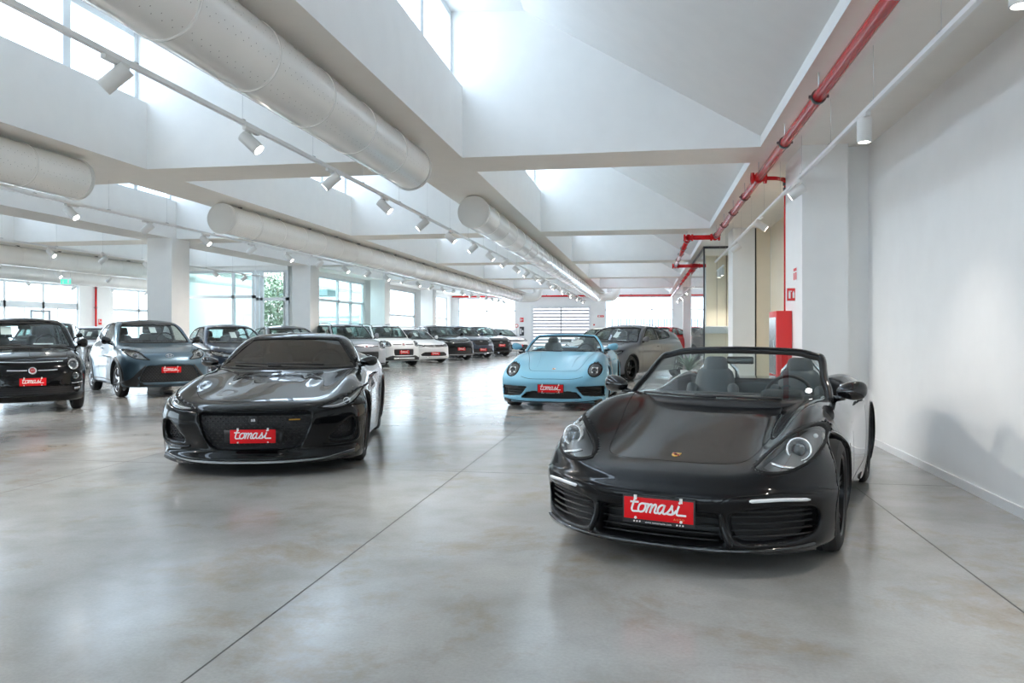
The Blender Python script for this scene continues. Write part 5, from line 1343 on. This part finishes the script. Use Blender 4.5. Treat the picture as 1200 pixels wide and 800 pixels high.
CROSS = dict(name='hatchback', label='blue-grey small crossover hatchback with black trapezoid grille and oval badge, between black cars', paint='p_bluegrey', h=.024, light_in=True,
    body=dict(L=3.70, W=.865, zmax=1.54, crown=.05, xf=.66, sf=.2, cf=.34, pf=3., cr=.3, pr=3., kts=.13, kf=.11, flare=.03,
        zt=[(0, .70), (.1, .80), (.3, .885), (.6, .95), (.9, 1.0), (1.1, 1.03), (1.5, 1.05), (3.2, 1.08), (3.5, 1.03), (3.7, .95)], fen=[(0, 0), (.3, .01), (.7, .035), (1.1, .01), (1.6, .0), (2.7, 0), (3.1, .02), (3.7, 0)],
        wp=[(0, .78), (.3, .83), (.72, .862), (1.5, .84), (2.4, .85), (3.15, .875), (3.7, .77)], ws=WSTD,
        yf=[(0, .22), (.16, .06), (.25, .0), (.45, .0), (.60, .015), (.72, .03), (.86, .11), (1.0, .3)], yr=[(0, .2), (.3, .02), (.6, 0), (.9, .05), (1.2, .2)], zb=[(0, .2), (3.7, .24)]),
    gh=dict(zbelt=1.03, zr=[(.6, 1.38), (1.4, 1.48), (2.0, 1.52), (2.7, 1.50), (3.3, 1.43), (3.7, 1.34)], wg=[(.8, .77), (1.8, .78), (3.6, .69)], yw=[(.85, .86), (1.0, 1.06), (1.2, 1.33), (1.38, 1.60), (1.5, 1.85)], yb=[(.8, 3.68), (1.1, 3.58), (1.35, 3.35), (1.5, 3.1)], tumble=.32, wcurve=.22, crown=.05, cab=(1.15, 3.3), k1=.12),
    arch=[(.75, .335, .375), (3.17, .335, .375)], front=wsc(.68, 1.045, .56, 1.425), side=[crom([(1.42, 1.07), (1.55, 1.20), (1.85, 1.39), (2.1, 1.44), (2.38, 1.44), (2.40, 1.08)], 4, True, (0, 4, 5)), crom([(2.47, 1.09), (2.46, 1.43), (2.8, 1.40), (3.15, 1.24), (3.05, 1.14)], 4, True, (0, 1, 3))], rear=wsc(.55, 1.12, .48, 1.40), glass='glassclear',
    lamps=[dict(o=crom([(.375, .725), (.46, .735), (.60, .755), (.70, .80), (.775, .895), (.745, .925), (.62, .905), (.50, .865), (.47, .80)], 4, True, (0, 4)), c=(.62, .825), bowl=(.05, .034), house='lampgrey', sw=.014)],
    grilles=[dict(o=half_o([(0, .30), (.45, .30), (.555, .32), (.57, .37), (.50, .53), (.43, .605), (.3, .622), (0, .626)]), d=.04, mesh=.04, mo=-.012, name='radiator_grille')],
    panels=[('bumper_cladding', 'F', [(.56, .30), (.60, .40), (.56, .42), (.50, .56), (.445, .62), (.47, .63), (.56, .54), (.68, .40), (.84, .33), (.86, .22), (.56, .21)], 'trim', .006, (1, -1)), ('lower_bumper', 'F', [(-.57, .215), (.57, .215), (.57, .305), (-.57, .305)], 'trim', .006, (1,)), ('roof_panel', 'T', crom([(-.5, 1.72), (0, 1.66), (.5, 1.72), (.54, 2.4), (.48, 3.2), (-.48, 3.2), (-.54, 2.4)], 4), 'gloss', .003, (1,))],
    strips=[('side_cladding', 'S', [(1.14, .27), (2.0, .27), (2.78, .27)], .10, 'trim', .01, (1, -1))],
    seams=[('T', [(0, .21), (.3, .225), (.46, .30), (.58, .6), (.66, .98)], (1, -1)), ('S', [(1.36, .34), (1.3, .7), (1.42, 1.05)], (1, -1)), ('S', [(2.44, 1.07), (2.42, .6), (2.35, .34)], (1, -1))],
    emblem=[dict(z=.80, r=.05, kind='oval')], plate=.535, pw=.37, ph=.115, mirror=(.80, 1.40, 1.10, 'gloss'), cabin=(1.40, .98, 1.3, 2.05, .56, (2.75, .60)), mz=1.37, papers=[(.05, 1.31, .13, .12)],
    wip=[((.35, 1.065), (-.25, 1.08)), ((-.1, 1.065), (-.58, 1.08))], wheel=(.335, .19, .235, (5, 'y', M['rimsilver'])), lip='trim', lipw=.075, handles=[(2.25, .93)])

def PANDA(label, paint_, white=False):
    return dict(name='hatchback', label=label, paint=paint_, h=.028, light_in=True, group=None,
    body=dict(L=3.66, W=.82, zmax=1.62, crown=.04, xf=.6, sf=.2, cf=.26, pf=3.2, cr=.2, pr=3., kts=.12, kf=.12, flare=.02,
        zt=[(0, .80), (.1, .90), (.3, .98), (.6, 1.03), (.9, 1.07), (1.1, 1.08), (3.2, 1.10), (3.66, 1.0)], fen=[(0, 0), (3.6, 0)],
        wp=[(0, .74), (.3, .79), (.75, .82), (3.1, .82), (3.66, .76)], ws=WSTD, yf=[(0, .2), (.18, .05), (.27, .0), (.5, .0), (.7, .02), (.85, .06), (1.0, .2), (1.2, .5)], yr=[(0, .2), (.3, .02), (.6, 0), (.9, .02), (1.2, .1)], zb=[(0, .21), (3.66, .24)]),
    gh=dict(zbelt=1.06, zr=[(.6, 1.46), (1.4, 1.545), (2.0, 1.575), (2.8, 1.565), (3.4, 1.52), (3.7, 1.48)], wg=[(.8, .75), (1.8, .77), (3.6, .70)], yw=[(.9, .82), (1.05, .98), (1.25, 1.20), (1.42, 1.42), (1.6, 1.75)], yb=[(.8, 3.66), (1.1, 3.62), (1.4, 3.48), (1.6, 3.3)], tumble=.24, wcurve=.18, crown=.04, cab=(1.15, 3.4), k1=.10),
    arch=[(.72, .31, .35), (3.02, .31, .35)], front=wsc(.68, 1.075, .60, 1.475), side=[crom([(1.22, 1.10), (1.35, 1.25), (1.6, 1.44), (1.8, 1.50), (2.25, 1.50), (2.27, 1.10)], 4, True, (0, 4, 5)), crom([(2.34, 1.11), (2.33, 1.50), (2.85, 1.48), (3.02, 1.42), (3.05, 1.16), (2.95, 1.12)], 4, True, (0, 1))], rear=wsc(.58, 1.12, .52, 1.48),
    lamps=[dict(o=crom([(.50, .78), (.62, .765), (.72, .79), (.745, .87), (.72, .945), (.62, .955), (.52, .90)], 4), c=(.62, .86), bowl=(.055, .036), house='lampsilver')],
    grilles=[dict(o=half_o([(0, .43), (.34, .43), (.39, .46), (.40, .62), (.36, .65), (0, .655)]), d=.03, slats=[.47, .51, .56, .60], name='lower_grille')],
    strips=[('grille_bar', 'F', [(.09, .83), (.2, .83), (.42, .835)], .03, 'trim', .004, (1, -1))] + ([('skid_plate', 'F', [(-.42, .31), (0, .31), (.42, .31)], .07, 'lampsilver', .014, (1,))] if white else []),
    panels=[('bumper_cladding', 'F', [(-.78, .22), (.78, .22), (.78, .40), (.46, .42), (-.46, .42), (-.78, .40)], 'trim', .006, (1,))] if white else [('bumper_cladding', 'F', [(-.78, .22), (.78, .22), (.78, .32), (-.78, .32)], 'trim', .006, (1,))],
    seams=[('T', [(0, .14), (.3, .15), (.5, .22), (.6, .6), (.64, .95)], (1, -1)), ('S', [(1.2, .34), (1.15, .7), (1.2, 1.05)], (1, -1)), ('S', [(2.3, 1.07), (2.28, .6), (2.2, .34)], (1, -1))],
    emblem=[dict(z=.83, r=.055)], plate=(.545 if white else None), pw=.40, ph=.125, mirror=(.77, 1.25, 1.16, 'trim' if white else None, (.09, .06, .10, .05)), cabin=(1.25, 1.0, 1.25, 1.85, .60, (2.55, .62)), mz=1.42, papers=[(.0, 1.36, .15, .15), (.25, 1.12, .25, .02)],
    wip=[((.35, 1.095), (-.25, 1.11))], wheel=(.31, .18, .205, (8, 'plain', M['rimdark'] if white else M['rimsilver'])), rails=(1.5, 3.2, .56), lip='trim', lipw=.05, handles=[(2.1, .95)])

def HATCH(name, label, paint_, H=1.44, W=.895, L=4.05, grille='diamond', plate=.40, glass='glass', rails=None):
    k = H - 1.44; q = k * .75; zb_ = .98 + q; g = grille
    def Z(l, a=1.): return [(y, z + (q * a if z > .5 else 0)) for y, z in l]
    lamps = {'diamond': crom([(.42, .685), (.56, .68), (.70, .70), (.80, .76), (.79, .80), (.66, .775), (.50, .745)], 4, True, (0, 3)),
             'tiger': crom([(.44, .70), (.58, .695), (.73, .715), (.81, .775), (.80, .825), (.68, .80), (.50, .765)], 4, True, (0, 3)),
             'wide': crom([(.40, .67), (.56, .655), (.74, .68), (.83, .735), (.82, .79), (.66, .765), (.44, .73)], 4, True, (0, 3)),
             'octa': crom([(.50, .645), (.62, .64), (.76, .66), (.845, .72), (.84, .765), (.70, .745), (.53, .715)], 4, True, (0, 3))}[g]
    lamps = [(x, z + q) for x, z in lamps]
    if g == 'diamond':
        gr = [dict(o=half_o([(0, .66), (.25, .665), (.42, .685), (.46, .72), (.40, .745), (.2, .75), (0, .752)]), d=.025, slats=[.70], sm='chrome', so=-.01, name='radiator_grille'),
              dict(o=half_o([(0, .30), (.36, .30), (.56, .32), (.60, .36), (.45, .45), (.36, .46), (0, .462)]), d=.05, slats=[.34, .38, .42], name='lower_grille')]; em = [dict(z=.70, r=.062, kind='diamond')]
    elif g == 'tiger':
        gr = [dict(o=[(a, b + q) for a, b in half_o([(0, .685), (.25, .69), (.42, .70), (.45, .74), (.30, .765), (0, .765)])], d=.03, name='radiator_grille', rim='chrome', rw=.008),
              dict(o=half_o([(0, .30), (.48, .31), (.64, .35), (.66, .52), (.50, .56), (0, .565)]), d=.05, mesh=.05, name='lower_grille')]; em = [dict(z=.80 + q, r=.035, kind='wing')]
    elif g == 'wide':
        gr = [dict(o=[(a, b + q) for a, b in half_o([(0, .53), (.26, .53), (.38, .58), (.41, .70), (.36, .745), (0, .75)])], d=.035, mesh=.04, name='radiator_grille', rim='gloss'),
              dict(o=half_o([(0, .27), (.55, .28), (.70, .32), (.62, .43), (.5, .45), (0, .45)]), d=.05, slats=[.32, .37, .41], name='lower_grille')]; em = [dict(z=.70 + q, r=.042, kind='wing')]
    else:
        gr = [dict(o=[(a, b + q) for a, b in half_o([(0, .34), (.34, .34), (.40, .37), (.50, .56), (.46, .68), (.40, .715), (0, .72)])], d=.05, mesh=.045, name='radiator_grille', rim='gloss', rw=.025),
              dict(o=[(a, b + q * .5) for a, b in crom([(.58, .30), (.80, .32), (.84, .42), (.80, .52), (.64, .55), (.60, .45)], 3)], d=.05, slats=[.36, .42, .48], sm='gloss', pair=True, name='air_intake')]; em = [dict(z=.63 + q, r=.028, kind='rings')]
    ar = .33 + k * .12
    return dict(name=name, label=label, paint=paint_, h=.030, glass=glass,
    body=dict(L=L, W=W, zmax=H + .03, crown=.05, xf=.68, sf=.2, cf=.38, pf=2.8, cr=.3, pr=3., kts=.12, kf=.10, flare=.015,
        zt=Z([(0, .70), (.1, .77), (.3, .825), (.6, .875), (.95, .93), (1.2, .965), (1.5, 1.0), (3.5, 1.04), (L - .15, .98), (L, .92)]), fen=[(0, 0), (.3, .01), (.85, .03), (1.4, .01), (2.7, 0), (3.4, .02), (L, 0)],
        wp=[(0, W - .06), (.3, W - .03), (.85, W), (1.6, W - .02), (2.6, W - .02), (3.4, W), (L, W - .08)], ws=WSTD if k < .05 else [(0, -.05), (.3, -.02), (.5, 0), (.8, 0), (1.0, -.03), (1.2, -.1), (1.4, -.2)],
        yf=Z([(0, .22), (.14, .06), (.2, .0), (.42, .0), (.56, .015), (.68, .04), (.8, .14), (1.0, .4)]), yr=[(0, .2), (.3, .02), (.6, 0), (.9, .05), (1.2, .2)], zb=[(0, .17 + k * .3), (L, .2 + k * .3)]),
    gh=dict(zbelt=zb_ + .0, zr=[(.8, H - .14), (1.7, H - .03), (2.2, H), (2.9, H - .015), (3.5, H - .09), (L, H - .19)], wg=[(.8, W - .09), (2.0, W - .08), (L - .1, W - .19)], yw=[(.8 + q, .98), (.95 + q, 1.2), (1.12 + k * .9, 1.47), (1.30 + k, 1.78), (1.42 + k, 2.1)],
        yb=[(.8, L), (1.1, L - .1), (1.3, L - .32), (1.5 + k, L - .65)], tumble=.40 - k * .4, wcurve=.25, crown=.05, cab=(1.3, L - .5), k1=.12),
    arch=[(.86, ar, ar + .035), (.86 + (L - 1.48), ar, ar + .035)], front=wsc(W - .16, zb_ + .0, W - .30, H - .095),
    side=[crom([(1.62, zb_ + .05), (1.75, zb_ + .12), (2.0, H - .17), (2.25, H - .09), (2.55, H - .085), (2.58, zb_ + .07)], 4, True, (0, 4, 5)), crom([(2.65, zb_ + .07), (2.63, H - .085), (3.05, H - .11), (3.45, H - .22), (3.4, zb_ + .12)], 4, True, (0, 1, 3))], rear=wsc(.58, zb_ + .1, .50, H - .12),
    lamps=[dict(o=lamps, c=(.66, .735 + q), bowl=(.034, .024), house='lampgrey', x=led_bar([(.52, .70 + q), (.66, .715 + q), (.78, .765 + q)], .007))], grilles=gr,
    panels=[('lower_bumper', 'F', [(-.8, .17 + k * .3), (.8, .17 + k * .3), (.8, .25 + k * .4), (-.8, .25 + k * .4)], 'trim', .005, (1,))] if k > .05 else [],
    strips=[('chrome_trim', 'F', [(-.62, .27), (0, .262), (.62, .27)], .014, 'lampsilver', .01, (1,))] if g != 'octa' else [],
    seams=[('T', [(0, .20), (.3, .215), (.5, .30), (.64, .7), (.72, 1.15)], (1, -1)), ('S', [(1.5, .32), (1.45, .7), (1.55, zb_)], (1, -1)), ('S', [(2.61, zb_), (2.6, .6), (2.5, .32)], (1, -1))],
    emblem=em, plate=plate, pw=.40, ph=.125, mirror=(W - .06, 1.55, zb_ + .08), cabin=(1.55, zb_ - .06, 1.35, 2.25, .48 + q, (3.0, .52 + q)), mz=H - .15, papers=[(.0, zb_ + .2, .15, .15), (.3, zb_ + .045, .28, .02)],
    wip=[((.35, zb_ + .02), (-.25, zb_ + .035))], wheel=(ar, .205, ar - .105, (5, 'double', M['rimdark'] if g in ('octa',) else M['rimsilver'])), rails=rails, handles=[(2.45, .86 + q)], lip='trim' if k > .1 else None, lipw=.04 if k > .1 else .014)

# ------------------------------------------------------------------ the cars on the floor
def at(px, Y):
    """hall x for a view bearing px at depth Y (bearing measured on site: 938 px focal, camera turned 9.5 deg)"""
    return Y * math.tan(math.atan((px - 600) / 938) - math.radians(9.5))
def relabel(o, label, paint_=None):
    o['label'] = label
    return o
r, c_ = build_roadster('718'); place(r, .045, 4.45, (-.305, -.952))
r, c_ = build_closed(COUPE); place(r, -3.50, 6.75, (.27, -.963))
r, c_ = build_roadster('911'); place(r, -1.56, 13.2, (-.02, -1))
r, c_ = build_closed(CITY); place(r, -9.66, 11.35, (.707, -.707)); r.scale = (1, 1, 1.05)
r, c_ = build_closed(CROSS); place(r, -9.36, 14.66, (.74, -.67)); r.scale = (1, 1, 1.03)
G45 = (.707, -.707)
def row(P, px, Y, fwd=G45, sc=1.):
    r, c_ = build_closed(P); place(r, at(px, Y), Y, fwd); r.scale = (sc, sc, sc); return r
FAR = dict(h=.034)
row(HATCH('hatchback', 'dark small hatchback parked behind the black coupe roof, next right of the blue-grey crossover', 'p_darkblue', 1.50, .85, 3.85, 'wide', plate=None, glass='glassclear'), 297, 18.1)
row(HATCH('hatchback', 'dark grey hatchback mostly hidden behind the black coupe roof', 'p_grey', 1.49, .88, 3.95, 'wide', plate=None, glass='glassclear'), 366, 21.4)
row(PANDA('boxy grey small hatchback with roof rails, right behind the coupe door mirror', 'p_midgrey'), 431, 24.6)
row(PANDA('boxy white small hatchback with roof rails and black lower bumper', 'p_white', True), 474, 28.6)
row(HATCH('hatchback', 'white hatchback with diamond badge and slim dark grille, between white boxy car and black suv', 'p_white', glass='glassclear'), 510, 32.0)
row(HATCH('suv', 'black suv in the far row, just right of the white diamond-badged hatchback', 'p_black2', 1.60, .92, 4.4, 'tiger', plate=.52), 541, 35.2)
row(HATCH('suv', 'dark blue suv in the far row between two black ones', 'p_darkblue', 1.60, .92, 4.35, 'wide', plate=.42), 566, 38.3)
row(HATCH('suv', 'black suv in the far row, second last before the sectional door', 'p_black2', 1.60, .92, 4.3, 'octa', plate=.58), 588.5, 41.3)
row(HATCH('hatchback', 'white car farthest along the left row beside the notice poster', 'p_white', 1.52, .91, 4.2, 'tiger', plate=.52), 609.5, 44.2)
row(HATCH('hatchback', 'dark grey hatchback with black wheels behind the light blue cabriolet', 'p_grey', 1.50, .92, 4.35, 'octa', glass='glassclear'), 686, 21.0, (-.46, -.888))
row(HATCH('hatchback', 'white car behind the cabriolet windscreen near the sectional door', 'p_white', 1.48, .90, 4.2, 'diamond', plate=None), 677, 29.0, (-.42, -.907))
row(HATCH('suv', 'dark suv with roof rails behind the dark grey hatchback', 'p_black2', 1.60, .90, 4.3, 'wide', plate=None, rails=(1.9, 3.5, .58)), 716, 33.6, (-.42, -.907))
row(HATCH('hatchback', 'red car peeking out right of the dark grey hatchback', 'p_red', 1.56, .90, 4.2, 'tiger', plate=None), 752, 38.5, (-.42, -.907))
row(HATCH('suv', 'black suv glimpsed between the retro city car and the blue-grey crossover', 'p_black2', 1.62, .90, 4.2, 'tiger', plate=None), 40, 20.6, (.5, -.866))
row(HATCH('hatchback', 'silver hatchback glimpsed left of the blue-grey crossover', 'p_silver', 1.50, .88, 4.1, 'wide', plate=None, glass='glassclear'), 86, 24.6, (.35, -.937))
